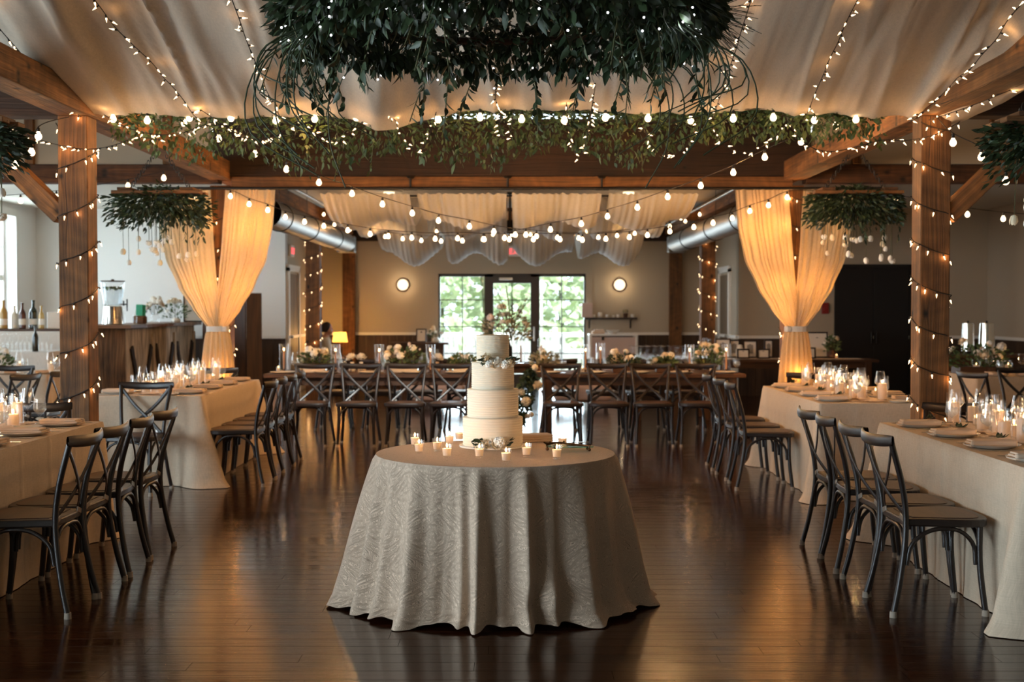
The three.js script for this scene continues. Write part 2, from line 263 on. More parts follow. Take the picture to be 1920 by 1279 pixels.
  // doors in the recess walls and the black double door
  for (const s of [-1, 1]) {
    const d = new THREE.Group(); d.name = 'door_' + (s < 0 ? 4 : 5); scene.add(d); tag(d, s < 0 ? 'tan door under the left exit sign' : 'tan door behind the right lit post', 'door', null, 'structure');
    const x = s * XR, zc = s < 0 ? -22.35 : -23.0;
    part('door_leaf', uvm(box(0.05, 2.1, 0.95, x - s * 0.0, 1.05, zc), 'y'), M.doorTan, d);
    part('casing', [box(0.06, 2.2, 0.11, x - s * 0.02, 1.1, zc - 0.53), box(0.06, 2.2, 0.11, x - s * 0.02, 1.1, zc + 0.53), box(0.06, 0.11, 1.17, x - s * 0.02, 2.2, zc)], M.trim, d);
    part('door_knob', sph(0.03, x - s * 0.06, 1.0, zc + 0.38), M.steel, d);
  }
  const bd = new THREE.Group(); bd.name = 'door_6'; scene.add(bd); tag(bd, 'large black double door in the right rear wall', 'door', null, 'structure');
  for (const k of [0, 1]) { part('door_leaf', rbox(0.6, 2.19, 0.05, 0.008, 5.88 + k * 0.605, 1.095, -ZB + 0.03), M.panelBlack, bd); part('handle', rbox(0.025, 0.2, 0.04, 0.01, 6.14 + k * 0.09, 1.0, -ZB + 0.075), M.iron, bd); }
  part('casing', [box(0.06, 2.25, 0.06, 5.55, 1.125, -ZB + 0.03), box(0.06, 2.25, 0.06, 6.82, 1.125, -ZB + 0.03), box(1.33, 0.06, 0.06, 6.185, 2.22, -ZB + 0.03)], M.panelBlack, bd);
}
// ceilings: low flat one over the far half, higher dark roof boards over the near half, clerestory between
struct('ceiling', box(2 * XW, 0.2, Z4 - Z2 + 0.3, 0, H2 + 0.1, -(Z4 + Z2) / 2 - 0.15), M.ceiling, 'flat pale ceiling over the far half of the hall', 'ceiling');
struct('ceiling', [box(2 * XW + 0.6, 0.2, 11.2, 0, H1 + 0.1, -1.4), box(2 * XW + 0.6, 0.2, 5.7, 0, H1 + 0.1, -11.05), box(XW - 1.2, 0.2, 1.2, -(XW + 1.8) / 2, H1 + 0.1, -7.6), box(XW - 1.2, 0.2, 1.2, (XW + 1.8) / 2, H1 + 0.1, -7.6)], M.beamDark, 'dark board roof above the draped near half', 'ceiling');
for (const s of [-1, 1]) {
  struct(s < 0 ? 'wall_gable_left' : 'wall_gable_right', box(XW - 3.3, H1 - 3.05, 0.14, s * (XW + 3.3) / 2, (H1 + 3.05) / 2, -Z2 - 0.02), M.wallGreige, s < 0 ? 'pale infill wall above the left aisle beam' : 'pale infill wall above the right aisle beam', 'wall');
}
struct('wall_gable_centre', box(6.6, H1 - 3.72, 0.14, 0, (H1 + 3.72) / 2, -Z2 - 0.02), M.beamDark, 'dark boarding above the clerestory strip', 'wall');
{
  const w = new THREE.Group(); w.name = 'window_6'; scene.add(w); tag(w, 'narrow clerestory strip of glass above the dark header beam', 'window', null, 'structure');
  part('window_frame', [box(6.6, 0.06, 0.06, 0, 3.54, -Z2), box(6.6, 0.1, 0.06, 0, 3.68, -Z2), box(1.9, 0.07, 0.06, -2.35, 3.6, -Z2), box(2.1, 0.07, 0.06, 2.25, 3.6, -Z2)], M.doorDark, w);
  for (let i = 0; i < 4; i++) { part('pane', box(0.62, 0.07, 0.006, -1.08 + i * 0.64, 3.6, -Z2), M.pane, w); part('mullion', box(0.03, 0.07, 0.06, -1.4 + i * 0.64, 3.6, -Z2), M.doorDark, w); }
}
{
  const w = new THREE.Group(); w.name = 'window_7'; scene.add(w); tag(w, 'added unseen roof glazing that lets light down onto the fabric canopy', 'window', null, 'structure');  // unseen roof glazing, added so the canopy fabric looks lighter
  for (let i = 0; i < 4; i++) { part('pane', box(0.74, 0.006, 1.18, -1.125 + i * 0.75, H1 + 0.15, -7.6), M.pane, w); if (i) part('glazing_bar', box(0.05, 0.08, 1.2, -1.5 + i * 0.75, H1 + 0.15, -7.6), M.trim, w); }
}
// ------------------------------------------------------------------ timber frame
const PX = [-3.18, 3.07], PW = 0.215;
function timber(name, label, w, h, d, x, y, z, mat = M.beam, cat = 'beam', group) {
  const grain = w >= h && w >= d ? 'x' : h >= d ? 'y' : 'z';
  const m = solo(name, uvm(rbox(w, h, d, 0.008, 0, 0, 0, 0, 0, 0, 1), grain, x * 3.1 + z, y * 2.3 + x), mat, label, cat, group, [x, y, z]);
  return m;
}
const side = (k) => (k ? 'right' : 'left');
const posts = {};
PX.forEach((x, k) => {
  posts['near' + k] = timber('timber_post', side(k) + ' near timber post spiralled with warm fairy lights', PW, 2.9, PW, x, 1.45, -Z1, M.beam, 'post');
  posts['mid' + k] = timber('timber_post', side(k) + ' timber post between the tied curtain panels', PW, 2.84, PW, x, 1.42, -Z2 - 0.02, M.beam, 'post');
  posts['far' + k] = timber('timber_post', side(k) + ' far timber post wrapped in fairy lights', 0.225, 2.9, 0.225, x + (k ? 0.06 : 0), 1.45, -Z3, M.beam, 'post');
  timber('timber_post', 'bare timber post against the end wall, ' + side(k) + ' of the garden doors', 0.24, 2.9, 0.16, k ? 3.16 : -3.15, 1.45, -Z4 + 0.1, M.beam, 'post');
  timber('timber_beam', side(k) + ' long beam from the camera to the curtained post', 0.23, 0.205, Z2 + 0.1, x, 2.9 + 0.1025, -Z2 / 2 + 0.05);
  timber('timber_beam', side(k) + ' long beam from the curtained post to the end wall', 0.23, 0.2, Z4 - Z2 - 0.3, x, 2.9 + 0.12, -(Z4 + Z2) / 2 - 0.1);
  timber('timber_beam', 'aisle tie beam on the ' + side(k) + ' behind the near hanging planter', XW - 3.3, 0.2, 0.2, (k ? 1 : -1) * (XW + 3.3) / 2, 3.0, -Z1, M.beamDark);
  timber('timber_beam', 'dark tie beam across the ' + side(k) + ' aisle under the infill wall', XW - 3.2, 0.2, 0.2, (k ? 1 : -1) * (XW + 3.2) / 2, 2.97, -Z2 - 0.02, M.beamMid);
  // knee brace from the near post up to the aisle tie beam
  const s = k ? 1 : -1, L = 0.93;
  const b = solo('timber_brace', uvm(rbox(0.13, L, 0.16, 0.006, 0, 0, 0, 0, 0, 0, 1), 'y', k), M.beam, 'diagonal knee brace on the outer side of the ' + side(k) + ' near post', 'brace', null, [x + s * 0.44, 2.5, -Z1]);
  b.rotation.z = -s * 0.8;
  const b2 = solo('timber_brace', uvm(rbox(0.12, 0.85, 0.14, 0.006, 0, 0, 0, 0, 0, 0, 1), 'y', k + 3), M.beam, 'diagonal knee brace outside the ' + side(k) + ' curtained post', 'brace', null, [x + s * 0.4, 2.48, -Z2 - 0.02]);
  b2.rotation.z = -s * 0.8;
  // studs let into the infill walls
  for (let i = 0; i < 3; i++) timber('timber_stud', ORD[i] + ' short stud out from the hall in the ' + side(k) + ' infill wall', 0.1, 1.0, 0.06, s * (3.75 + i * 1.5), 3.57, -Z2 + 0.07, M.beam, 'stud');
});
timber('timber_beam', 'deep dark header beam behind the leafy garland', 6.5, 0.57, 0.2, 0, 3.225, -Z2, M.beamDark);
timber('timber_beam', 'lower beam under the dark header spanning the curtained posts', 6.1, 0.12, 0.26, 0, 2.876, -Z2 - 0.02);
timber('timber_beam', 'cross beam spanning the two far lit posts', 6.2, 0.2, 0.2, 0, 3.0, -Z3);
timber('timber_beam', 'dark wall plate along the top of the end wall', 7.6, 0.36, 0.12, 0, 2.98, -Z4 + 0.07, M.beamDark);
// ------------------------------------------------------------------ foliage, flowers, lights: makers
function leafGeo(len, w, bend = 0.25, fold = 0.25) {           // a blade along +y, folded along its midrib
  const pos = [], idx = [], prof = [0.12, 0.85, 1, 0.6, 0.02], n = 5;
  for (let i = 0; i < n; i++) { const t = i / (n - 1), hw = w / 2 * prof[i], z = -bend * len * t * t; pos.push(-hw, len * t, z + hw * fold, 0, len * t, z, hw, len * t, z + hw * fold); }
  for (let i = 0; i < n - 1; i++) { const a = i * 3; idx.push(a, a + 1, a + 3, a + 1, a + 4, a + 3, a + 1, a + 2, a + 4, a + 2, a + 5, a + 4); }
  const g = new THREE.BufferGeometry(); g.setAttribute('position', new THREE.Float32BufferAttribute(pos, 3)); g.setIndex(idx); g.computeVertexNormals(); return flat(g);
}
const LEAF = { olive: leafGeo(0.06, 0.02), ruscus: leafGeo(0.075, 0.03, 0.15), round: leafGeo(0.05, 0.034, 0.2), thin: leafGeo(0.07, 0.01, 0.4), fern: leafGeo(0.1, 0.022, 0.5) };
const qa = new THREE.Quaternion(), qb = new THREE.Quaternion();
function leafQuat(dir, R) { qa.setFromUnitVectors(V(0, 1, 0), dir.clone().normalize()); qb.setFromAxisAngle(V(0, 1, 0), R() * 6.283); return qa.clone().multiply(qb); }
function foliage(parent, N, place, mats, geos, nParts, R, name = 'foliage') {
  const lists = mats.map(() => [[], []]), m4 = new THREE.Matrix4(), p = V(), q = V();
  for (let i = 0; i < N; i++) {
    const { pos, dir, size = 1 } = place(i, R), mi = Math.floor(R() * mats.length), g = geos[Math.floor(R() * geos.length)], quat = leafQuat(dir, R), s = size * (0.75 + 0.5 * R());
    if (i < nParts) { const l = part('leaf', g, mats[mi], parent); l.position.copy(pos); l.quaternion.copy(quat); l.scale.setScalar(s); continue; }
    m4.compose(pos, quat, p.set(s, s, s).clone());
    const gp = g.attributes.position, gn = g.attributes.normal;
    for (let k = 0; k < gp.count; k++) { q.fromBufferAttribute(gp, k).applyMatrix4(m4); lists[mi][0].push(q.x, q.y, q.z); q.fromBufferAttribute(gn, k).applyQuaternion(quat); lists[mi][1].push(q.x, q.y, q.z); }
  }
  lists.forEach(([a, b], k) => { if (!a.length) return; const g = new THREE.BufferGeometry(); g.setAttribute('position', new THREE.Float32BufferAttribute(a, 3)); g.setAttribute('normal', new THREE.Float32BufferAttribute(b, 3)); tag(part(name, g, mats[k], parent), null, null, null, 'stuff'); });
}
const petalGeo = (len, w, cup) => surface((u, v) => { const a = (u - 0.5) * 1.9, hw = w * Math.sin(Math.PI * (0.12 + 0.83 * v)) * 0.62; return [Math.sin(a) * hw, len * v * (1 - 0.15 * v) , cup * v * v + Math.cos(a) * hw * 0.5]; }, 4, 4);
function bloomGeo(r, kind, seed) {                              // rose, tulip or ruffled cluster, opening towards +y
  const R = rng(seed), list = [];
  if (kind === 'tulip') { for (let k = 0; k < 6; k++) list.push(move(petalGeo(r * 2.1, r * 1.1, r * (k % 2 ? -0.1 : 0.12)), 0, 0, r * 0.42).applyMatrix4(new THREE.Matrix4().makeRotationY(k * 1.047 + 0.1 * R()))); list.push(sph(r * 0.5, 0, r * 0.3, 0, 8, 6)); }
  else if (kind === 'rose') { [[3, 0.15, 1.1, 0.0], [5, 0.42, 1.15, 0.2], [6, 0.66, 1.1, 0.55], [7, 0.85, 0.95, 0.95]].forEach(([n, off, len, tilt], ring) => { for (let k = 0; k < n; k++) list.push(move(move(petalGeo(r * len, r * 0.95, r * 0.2 * tilt), 0, 0, 0, tilt, 0, 0), 0, r * (0.25 - 0.12 * ring), r * off * 0.75).applyMatrix4(new THREE.Matrix4().makeRotationY(k / n * 6.283 + ring * 0.6 + R() * 0.2))); }); list.push(sph(r * 0.55, 0, r * 0.35, 0, 8, 6)); }
  else { for (let k = 0; k < 26; k++) { const a = Math.acos(1 - 1.5 * (k + 0.5) / 26), b = k * 2.4; list.push(sph(r * (0.26 + 0.12 * R()), Math.sin(a) * Math.cos(b) * r * 0.75, Math.cos(a) * r * 0.7 + r * 0.2, Math.sin(a) * Math.sin(b) * r * 0.75, 6, 5)); } }
  return merge(list);
}
const BLOOM = { rose: bloomGeo(0.05, 'rose', 1), rose2: bloomGeo(0.05, 'rose', 7), tulip: bloomGeo(0.026, 'tulip', 2), cluster: bloomGeo(0.06, 'cluster', 3) };
function bloom(parent, kind, mat, pos, dir, s, R) { const b = part('bloom', BLOOM[kind], mat, parent); b.position.copy(pos); b.quaternion.copy(leafQuat(dir, R)); b.scale.setScalar(s); return b; }
function stems(parent, list, r = 0.002, mat = M.stem) { if (list.length) part('stems', list.map(([a, b]) => rod(a, b, r, 4)), mat, parent); }

const globeGeo = lathe([[0.001, -0.062], [0.012, -0.060], [0.021, -0.050], [0.0245, -0.038], [0.021, -0.024], [0.013, -0.012], [0.011, -0.004]], 12), globeSocket = merge([cyl(0.011, 0.012, 0.026, 0, 0.009, 0, 8), cyl(0.004, 0.006, 0.012, 0, 0.027, 0, 6)]);
const miniGeo = lathe([[0.001, -0.032], [0.0028, -0.02], [0.0048, -0.013], [0.0055, -0.006], [0.0038, 0]], 7), miniSocket = cyl(0.0042, 0.0052, 0.018, 0, 0.008, 0, 6);
function globeString(label, pts, lights, k) {                   // pts: where each globe hangs
  const t = thing('globe_string_light', label, 'string lights');
  part('wire', tube(pts.map((p) => V(p.x, p.y + 0.03, p.z)), 0.0035, pts.length * 5, 5), M.wire, t);
  pts.forEach((p, i) => { const b = part('bulb', globeGeo, M.bulb, t); b.position.copy(p); part('socket', globeSocket, M.socket, b); if (lights && i % lights === Math.floor(lights / 2)) lamp(t, p.x, p.y - 0.036, p.z, typeof k === 'function' ? k(p) : k); });
  return t;
}
function miniString(label, pts, step, opt = {}) {
  const { group, lights = 0, k = 0.1, seed = 3, wireR = 0.003, out } = opt, R = rng(seed), t = thing('fairy_string_light', label, 'string lights', [0, 0, 0], 0, group);
  const c = new THREE.CatmullRomCurve3(pts), L = c.getLength(), n = Math.round(L / step);
  part('wire', new THREE.TubeGeometry(c, Math.max(20, Math.round(L * 14)), wireR, 5), M.wire, t);
  for (let i = 0; i < n; i++) {
    const u = (i + 0.2 + 0.6 * R()) / n, p = c.getPointAt(Math.min(u, 1)), d = out ? out(p, R) : V((R() - 0.5) * 1.7, 0.15 - 0.9 * R(), (R() - 0.5) * 1.7), b = part('bulb', miniGeo, M.mini, t);
    d.normalize(); b.quaternion.setFromUnitVectors(V(0, -1, 0), d); b.position.copy(p).addScaledVector(d, 0.018);
    part('socket', miniSocket, M.socket, b);
    if (lights && i % lights === 0) lamp(t, p.x + d.x * 0.03, p.y + d.y * 0.03, p.z + d.z * 0.03, k);
  }
  return t;
}
function chain(parent, a, b, link = 0.05) {
  const n = Math.max(2, Math.round(a.distanceTo(b) / (link * 0.8))), list = [];
  for (let i = 0; i < n; i++) { const g = new THREE.TorusGeometry(link * 0.32, 0.004, 4, 8); g.scale(0.75, 1.5, 1); if (i % 2) g.rotateY(Math.PI / 2); const p = a.clone().lerp(b, (i + 0.5) / n); list.push(g.translate(p.x, p.y, p.z)); }
  part('chain', list, M.iron, parent);
}
// ------------------------------------------------------------------ draped ceiling over the near bay
const gs = (x, c, w) => Math.exp(-(((x - c) / w) ** 2));
function drapeY(x, Z) {                                         // height of the fabric at distance x across and Z along the hall
  const k = Z1 - Z, edge = smooth(x, 2.75, 3.25), base = 2.95 + 0.205 * k - 0.008 * k * k, hang = Math.exp(-Math.max(0, k) / 1.2);
  const scallop = (-0.10 * gs(x, -0.88, 0.32) + 0.05 * gs(x, 0.25, 0.6) - 0.02 * gs(x, -2.2, 0.6) + 0.02 * gs(x, 1.9, 0.5) - 0.03 * gs(x, 2.6, 0.3)) * hang;
  const xs = x * (1 + 0.045 * k), rid = (f, o, q) => Math.pow(Math.max(0, 1 - 2.6 * Math.abs(noise(xs * f + o, k * q + o, o * 1.7))), 2.2);
  const folds = -0.05 * rid(1.5, 2.3, 0.12) - 0.03 * rid(3.3, 5.1, 0.16) + 0.03 * noise(xs * 2.3, k * 0.15, 2.2) - 0.012 * rid(7, 8.3, 0.2) + 0.004 * noise(xs * 22, k * 0.4, 1.1);
  return lerp(base + scallop, 2.93 + 0.06 * k - 0.05 * gs(x, 3.2, 0.15) * hang, edge) + folds * (0.6 + 0.9 * Math.min(1.5, Math.max(k, 0)));
}
solo('ceiling_drape', surface((u, v) => { const x = lerp(-3.3, 3.34, u), Z = lerp(Z1 + 0.03, 2.6, v); return [x, drapeY(x, Z) + (x < -3.15 ? (x + 3.15) * -0.25 : 0), -Z]; }, 330, 60, [6.6, 6.7]), M.drape, 'large beige fabric canopy draped under the roof above the cake', 'drape');
solo('drape_pole', merge([rod(V(-3.15, 3.0, -Z1 - 0.05), V(3.05, 3.0, -Z1 - 0.05), 0.02, 10), sph(0.03, -3.05, 3.0, -Z1 - 0.05), sph(0.03, 2.95, 3.0, -Z1 - 0.05)]), M.iron, 'dark pole carrying the front canopy edge between the near posts', 'pole');
// strings of fairy lights following the canopy
const below = (x, Z, d = 0.05) => V(x, drapeY(x, Z) - d, -Z);
const runs = [
  ['fairy light string along the left edge of the canopy', -3.12, -3.08], ['fairy light string down the left third of the canopy', -2.25, -2.34], ['fairy light string left of the greenery chandelier', -1.66, -1.56],
  ['fairy light string right of the greenery chandelier', 1.46, 1.36], ['fairy light string down the right half of the canopy', 2.11, 1.98], ['fairy light string nearest the right near post on the canopy', 2.88, 2.84]];
runs.forEach(([label, xa, xb], k) => { const pts = []; for (let i = 0; i <= 14; i++) { const s = i / 14; pts.push(below(lerp(xa, xb, s * 1.6) + 0.02 * noise(i * 0.7, k), lerp(9.22, 6.2, s), 0.075)); } miniString(label, pts, 0.1, { seed: 20 + k, lights: 9, k: 0.02 }); });
{ const pts = []; for (let i = 0; i <= 10; i++) pts.push(V(lerp(3.0, 3.36, i / 10), lerp(2.86, 3.02, i / 10) - 0.04 * Math.sin(i / 10 * Math.PI), -lerp(9.15, 7.3, i / 10))); miniString('fairy light string along the right edge of the canopy past the near post', pts, 0.08, { seed: 31, lights: 12, k: 0.05 }); }
{ const pts = [at(705, 130, 8.6), at(712, 160, 8.8), at(728, 205, 9.05), at(735, 228, 9.15)]; miniString('short fairy light string dropping below the left end of the chandelier', pts, 0.05, { seed: 32 }); }
{ const pts = [at(930, 150, 8.6), at(930, 190, 8.9), at(943, 225, 9.1)]; miniString('short fairy light string dropping behind the middle of the chandelier', pts, 0.05, { seed: 33 }); }
{ const pts = [at(1120, 130, 8.6), at(1114, 175, 8.8), at(1105, 225, 9.1)]; miniString('short fairy light string dropping behind the right half of the chandelier', pts, 0.05, { seed: 34 }); }

// ------------------------------------------------------------------ leafy garland along the pole
{
  const t = thing('leaf_garland', 'long leafy garland hanging along the canopy pole between the near posts', 'garland'), R = rng(77);
  const depth = (x) => 0.15 + 0.17 * gs(x, -1.5, 0.45) + 0.13 * gs(x, -0.3, 0.5) + 0.12 * gs(x, 0.85, 0.35) + 0.1 * gs(x, -2.4, 0.3) + 0.06 * noise(x * 5, 3);
  foliage(t, 6500, (i, r) => {
    const x = lerp(-2.95, 2.75, r()), d = depth(x), f = r(), y = 2.985 - d * f * f * 1.5 + 0.05 * (r() - 0.5), z = -Z1 - 0.1 + (r() - 0.45) * (0.16 - 0.06 * f);
    return { pos: V(x, y, z), dir: V(r() - 0.5, -0.5 * r() - (f > 0.7 ? 0.6 : 0) + 0.15, r() - 0.4), size: 0.55 + 0.4 * r() };
  }, M.leaf, [LEAF.round, LEAF.ruscus, LEAF.olive], 260, R);
  const vines = [];
  for (const [x, d] of [[-2.0, 0.3], [-1.75, 0.42], [-1.3, 0.5], [-1.05, 0.46], [-0.4, 0.35], [-0.15, 0.42], [0.1, 0.33], [0.75, 0.36], [0.95, 0.42], [1.5, 0.2], [2.2, 0.18], [-2.6, 0.3]]) {
    const pts = [V(x, 2.93, -Z1 + 0.03), V(x + 0.04, 2.93 - d * 0.5, -Z1 + 0.06), V(x + 0.02 * (R() - 0.5), 2.93 - d, -Z1 + 0.04)], c = new THREE.CatmullRomCurve3(pts); vines.push(tube(pts, 0.0025, 8, 4));
    foliage(t, 24, (i, r) => ({ pos: c.getPoint(i / 24), dir: V(r() - 0.5, -0.5, r() - 0.5), size: 0.6 }), M.leaf, [LEAF.round, LEAF.olive], 6, R, 'vine_leaves');
  }
  part('vine', vines, M.stem, t);
}
// globe string threaded through the garland
globeString('globe string light threaded through the leafy garland', [212, 276, 355, 433, 517, 590, 668, 745, 822, 900, 978, 1058, 1135, 1215, 1295, 1375, 1450, 1527, 1605].map((x, i) => at(x, 214 + 3 * Math.sin(i * 1.9), Z1 + 0.02 * (i % 3))), 2, 0.45);
// fairy light swags below the garland
const swagPts = (list) => list.map(([x, y]) => at(x, y, Z1 - 0.17));
[['swag of fairy lights looping past the left near post', [[0, 228], [55, 255], [110, 272], [165, 280], [215, 272], [255, 258], [300, 262]]], ['swag of fairy lights on the left end of the garland', [[195, 215], [235, 238], [290, 252], [340, 250], [385, 234], [430, 240], [475, 262], [515, 258]]],
  ['swag of fairy lights second from the left end of the garland', [[375, 205], [420, 235], [455, 255], [500, 262], [540, 240], [562, 222]]], ['swag of fairy lights under the left end of the chandelier', [[555, 216], [590, 250], [625, 266], [655, 252], [680, 228]]],
  ['deep loop of fairy lights below the sagging canopy fold', [[735, 212], [758, 262], [785, 284], [802, 262], [818, 210]]], ['narrow loop of fairy lights at the middle of the garland', [[940, 205], [938, 240], [947, 262], [958, 245], [962, 215]]], ['pointed loop of fairy lights right of the middle of the garland', [[1062, 192], [1072, 270], [1085, 296], [1098, 268], [1112, 192]]],
  ['round loop of fairy lights under the right end of the chandelier', [[1205, 235], [1225, 275], [1255, 292], [1285, 275], [1310, 225]]], ['round loop of fairy lights on the right half of the garland', [[1335, 235], [1358, 272], [1395, 286], [1440, 268], [1478, 228]]],
  ['long swag of fairy lights running past the right near post', [[1478, 230], [1510, 270], [1550, 284], [1610, 275], [1650, 263], [1705, 263], [1760, 250], [1800, 228]]]].forEach(([label, list], k) => miniString(label, swagPts(list), 0.043, { seed: 50 + k, lights: 12, k: 0.04 }));

// ------------------------------------------------------------------ greenery chandelier
{
  const t = thing('greenery_chandelier', 'huge dark leafy hoop hanging from the canopy above the cake', 'chandelier', [-0.07, 0, -6.05]), R = rng(91);
  const hoop = []; for (let i = 0; i < 24; i++) { const a = i / 24 * 6.283; hoop.push(V(0.9 * Math.cos(a), 2.92, 0.7 * Math.sin(a))); }
  part('hoop', tube(hoop, 0.02, 64, 6, true), M.walnut, t);
  for (const a of [0.6, 2.5, 4.2, 5.7]) chain(t, V(0.9 * Math.cos(a), 2.93, 0.7 * Math.sin(a)), V(0.25 * Math.cos(a), 3.75, 0.2 * Math.sin(a)));
  part('hanger_plate', cyl(0.28, 0.28, 0.05, 0, 3.77, 0, 20), M.iron, t);
  foliage(t, 9000, (i, r) => {
    const a = r() * 6.283, q = Math.sqrt(r()) * 0.21, b = r() * 6.283, rr = 1 + q * Math.cos(b) * 0.95, y = 2.93 + q * Math.sin(b) * 0.95 + 0.05 * noise(Math.cos(a) * 3, Math.sin(a) * 3, 2);
    return { pos: V(0.9 * rr * Math.cos(a), y, 0.7 * (1 + (rr - 1) * 1.2) * Math.sin(a)), dir: V(Math.cos(a) * (rr - 1) * 5 + r() - 0.5, (y - 2.95) * 4 - 0.3 + r() * 0.6 - 0.3, Math.sin(a) * (rr - 1) * 5 + r() - 0.5), size: 0.8 + 0.5 * r() };
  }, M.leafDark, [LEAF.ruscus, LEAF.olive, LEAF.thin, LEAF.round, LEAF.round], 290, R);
  // trailing sprigs
  const sprig = [];
  for (let k = 0; k < 46; k++) {
    const a = R() * 6.283, L = 0.16 + 0.2 * R(), x = 0.9 * Math.cos(a) * (0.95 + 0.2 * R()), z = 0.7 * Math.sin(a) * (0.95 + 0.25 * R()), dx = 0.25 * (R() - 0.5), dz = 0.25 * (R() - 0.5), y0 = 2.8;
    const c = new THREE.CatmullRomCurve3([V(x, y0, z), V(x + dx * 0.5, y0 - L * 0.45, z + dz * 0.5), V(x + dx, y0 - L, z + dz)]); sprig.push(new THREE.TubeGeometry(c, 6, 0.003, 4));
    foliage(t, 14, (i, r) => ({ pos: c.getPoint((i + 1) / 14), dir: V(r() - 0.5, -0.5 * r() - 0.2, r() - 0.5), size: 0.85 }), M.leafDark, k % 3 ? [LEAF.ruscus, LEAF.round] : [LEAF.thin], 2, R, 'sprig_leaves');
  }
  part('sprig_stems', sprig, M.stem, t);
  for (let k = 0; k < 34; k++) {                                // long looping grass blades
    const left = k % 2, a = (left ? Math.PI : 0) + (R() - 0.5) * 1.7, x = 0.9 * Math.cos(a), z = 0.7 * Math.sin(a), o = 0.1 + 0.35 * R(), L = 0.25 + 0.4 * R(), tw = (R() - 0.5) * 0.5;
    part('grass_blade', tube([V(x * 0.95, 2.82, z), V(x + Math.cos(a) * o * 0.6, 2.76 - L * 0.2, z + tw * 0.4), V(x + Math.cos(a) * o * 0.7, 2.76 - L * 0.65, z + tw * 0.7), V(x + Math.cos(a) * o * (0.3 - 0.5 * R()), 2.76 - L, z + tw)], 0.0035, 14, 4), M.grass, t);
  }
  for (let k = 0; k < 12; k++) {                                // needle tufts at the right end
    const a = (R() - 0.5) * 1.2, x = 0.97 * Math.cos(a), z = 0.76 * Math.sin(a), list = [];
    for (let j = 0; j < 9; j++) list.push(rod(V(x, 2.9, z), V(x + 0.1 + 0.16 * R(), 2.9 + (R() - 0.6) * 0.3, z + (R() - 0.5) * 0.25), 0.0015, 3));
    part('needle_tuft', list, M.grass, t);
  }
  const ws = []; for (let i = 0; i <= 90; i++) { const a = i / 90 * 6.283 * 2; ws.push(V((0.92 + 0.2 * noise(i * 0.5, 1)) * Math.cos(a), 2.84 + 0.24 * noise(i * 0.45, 9), (0.72 + 0.25 * noise(i * 0.5, 5)) * Math.sin(a))); }
  part('wire', tube(ws, 0.0012, 300, 3), M.steel, t);
  const cw = new THREE.CatmullRomCurve3(ws), led = new THREE.SphereGeometry(0.0052, 6, 5);
  for (let i = 0; i < 110; i++) { const p = cw.getPoint(i / 110); const b = part('led_light', led, M.led, t); b.position.set(p.x * (1 + 0.12 * (R() - 0.3)), p.y - 0.12 * R(), p.z * (1 + 0.3 * (R() - 0.2))); if (i % 22 === 5) lamp(t, b.position.x, b.position.y, b.position.z, 0.025, new THREE.Color(0.9, 0.92, 1)); }
}
// ------------------------------------------------------------------ hanging planters under the long beams
function planter(label, x, Z, seed) {
  const t = thing('hanging_planter', label, 'planter', [x, 0, -Z]), R = rng(seed), y0 = 2.52;
  for (const q of [-1, 1]) { part('board', uvm(rbox(0.8, 0.03, 0.1, 0.005, 0, y0 + 0.03, q * 0.11), 'x', seed, q), M.beam, t); chain(t, V(0.3 * q, y0 + 0.04, 0), V(0.05 * q, 2.903, 0)); }
  for (const q of [-1, 1]) part('cross_board', rbox(0.12, 0.025, 0.36, 0.004, 0.28 * q, y0 + 0.0575, 0), M.beam, t);
  foliage(t, 2400, (i, r) => {
    const a = r() * 6.283, q = Math.pow(r(), 0.6) * (1 + 0.22 * noise(a * 2, seed)), X = 0.46 * q * Math.cos(a), Zz = 0.26 * q * Math.sin(a), top = 0.08 * (1 - q), f = r(), y = y0 + 0.05 + top - f * (0.42 - 0.12 * q) * (0.75 + 0.5 * noise(X * 7, Zz * 7, seed)) - 0.05 * q;
    return { pos: V(X, y, Zz), dir: V(X * 3 + r() - 0.5, -0.3 - f + 0.6 * r(), Zz * 3 + r() - 0.5), size: 0.75 };
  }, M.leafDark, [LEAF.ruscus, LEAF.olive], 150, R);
  const st = [];
  for (let k = 0; k < 20; k++) {
    const X = (R() - 0.5) * 0.66, Zz = (R() - 0.5) * 0.3 + 0.05, y = y0 - 0.34 - 0.24 * R(), b = V(X + 0.03 * (R() - 0.5), y, Zz); st.push([V(X, y0 - 0.1, Zz), b]);
    bloom(t, k % 5 ? 'tulip' : 'cluster', k % 4 ? M.petal : M.petalCream, b, V(0.3 * (R() - 0.5), -1, 0.3 * (R() - 0.5)), k % 5 ? 0.9 + 0.3 * R() : 0.5, R);
  }
  stems(t, st, 0.0022);
  for (let k = 0; k < 6; k++) { const X = (R() - 0.5) * 0.9, c = new THREE.CatmullRomCurve3([V(X, y0 - 0.1, 0.1), V(X * 1.05, y0 - 0.25, 0.14), V(X * 1.08, y0 - 0.42, 0.12)]); foliage(t, 14, (i, r) => ({ pos: c.getPoint(i / 14), dir: V(r() - 0.5, -0.7, r() - 0.5), size: 0.7 }), M.leafDark, [LEAF.ruscus], 3, R, 'trailing_leaves'); }
}
planter('hanging leafy planter with white tulips in front of the left curtain', -3.2, 11.55, 5);
planter('hanging leafy planter with white roses in front of the right curtain', 3.12, 11.55, 6);
planter('hanging leafy planter cut off by the left edge of the view', -3.2, 7.15, 7);
planter('hanging leafy planter cut off by the right edge of the view', 3.12, 7.15, 8);

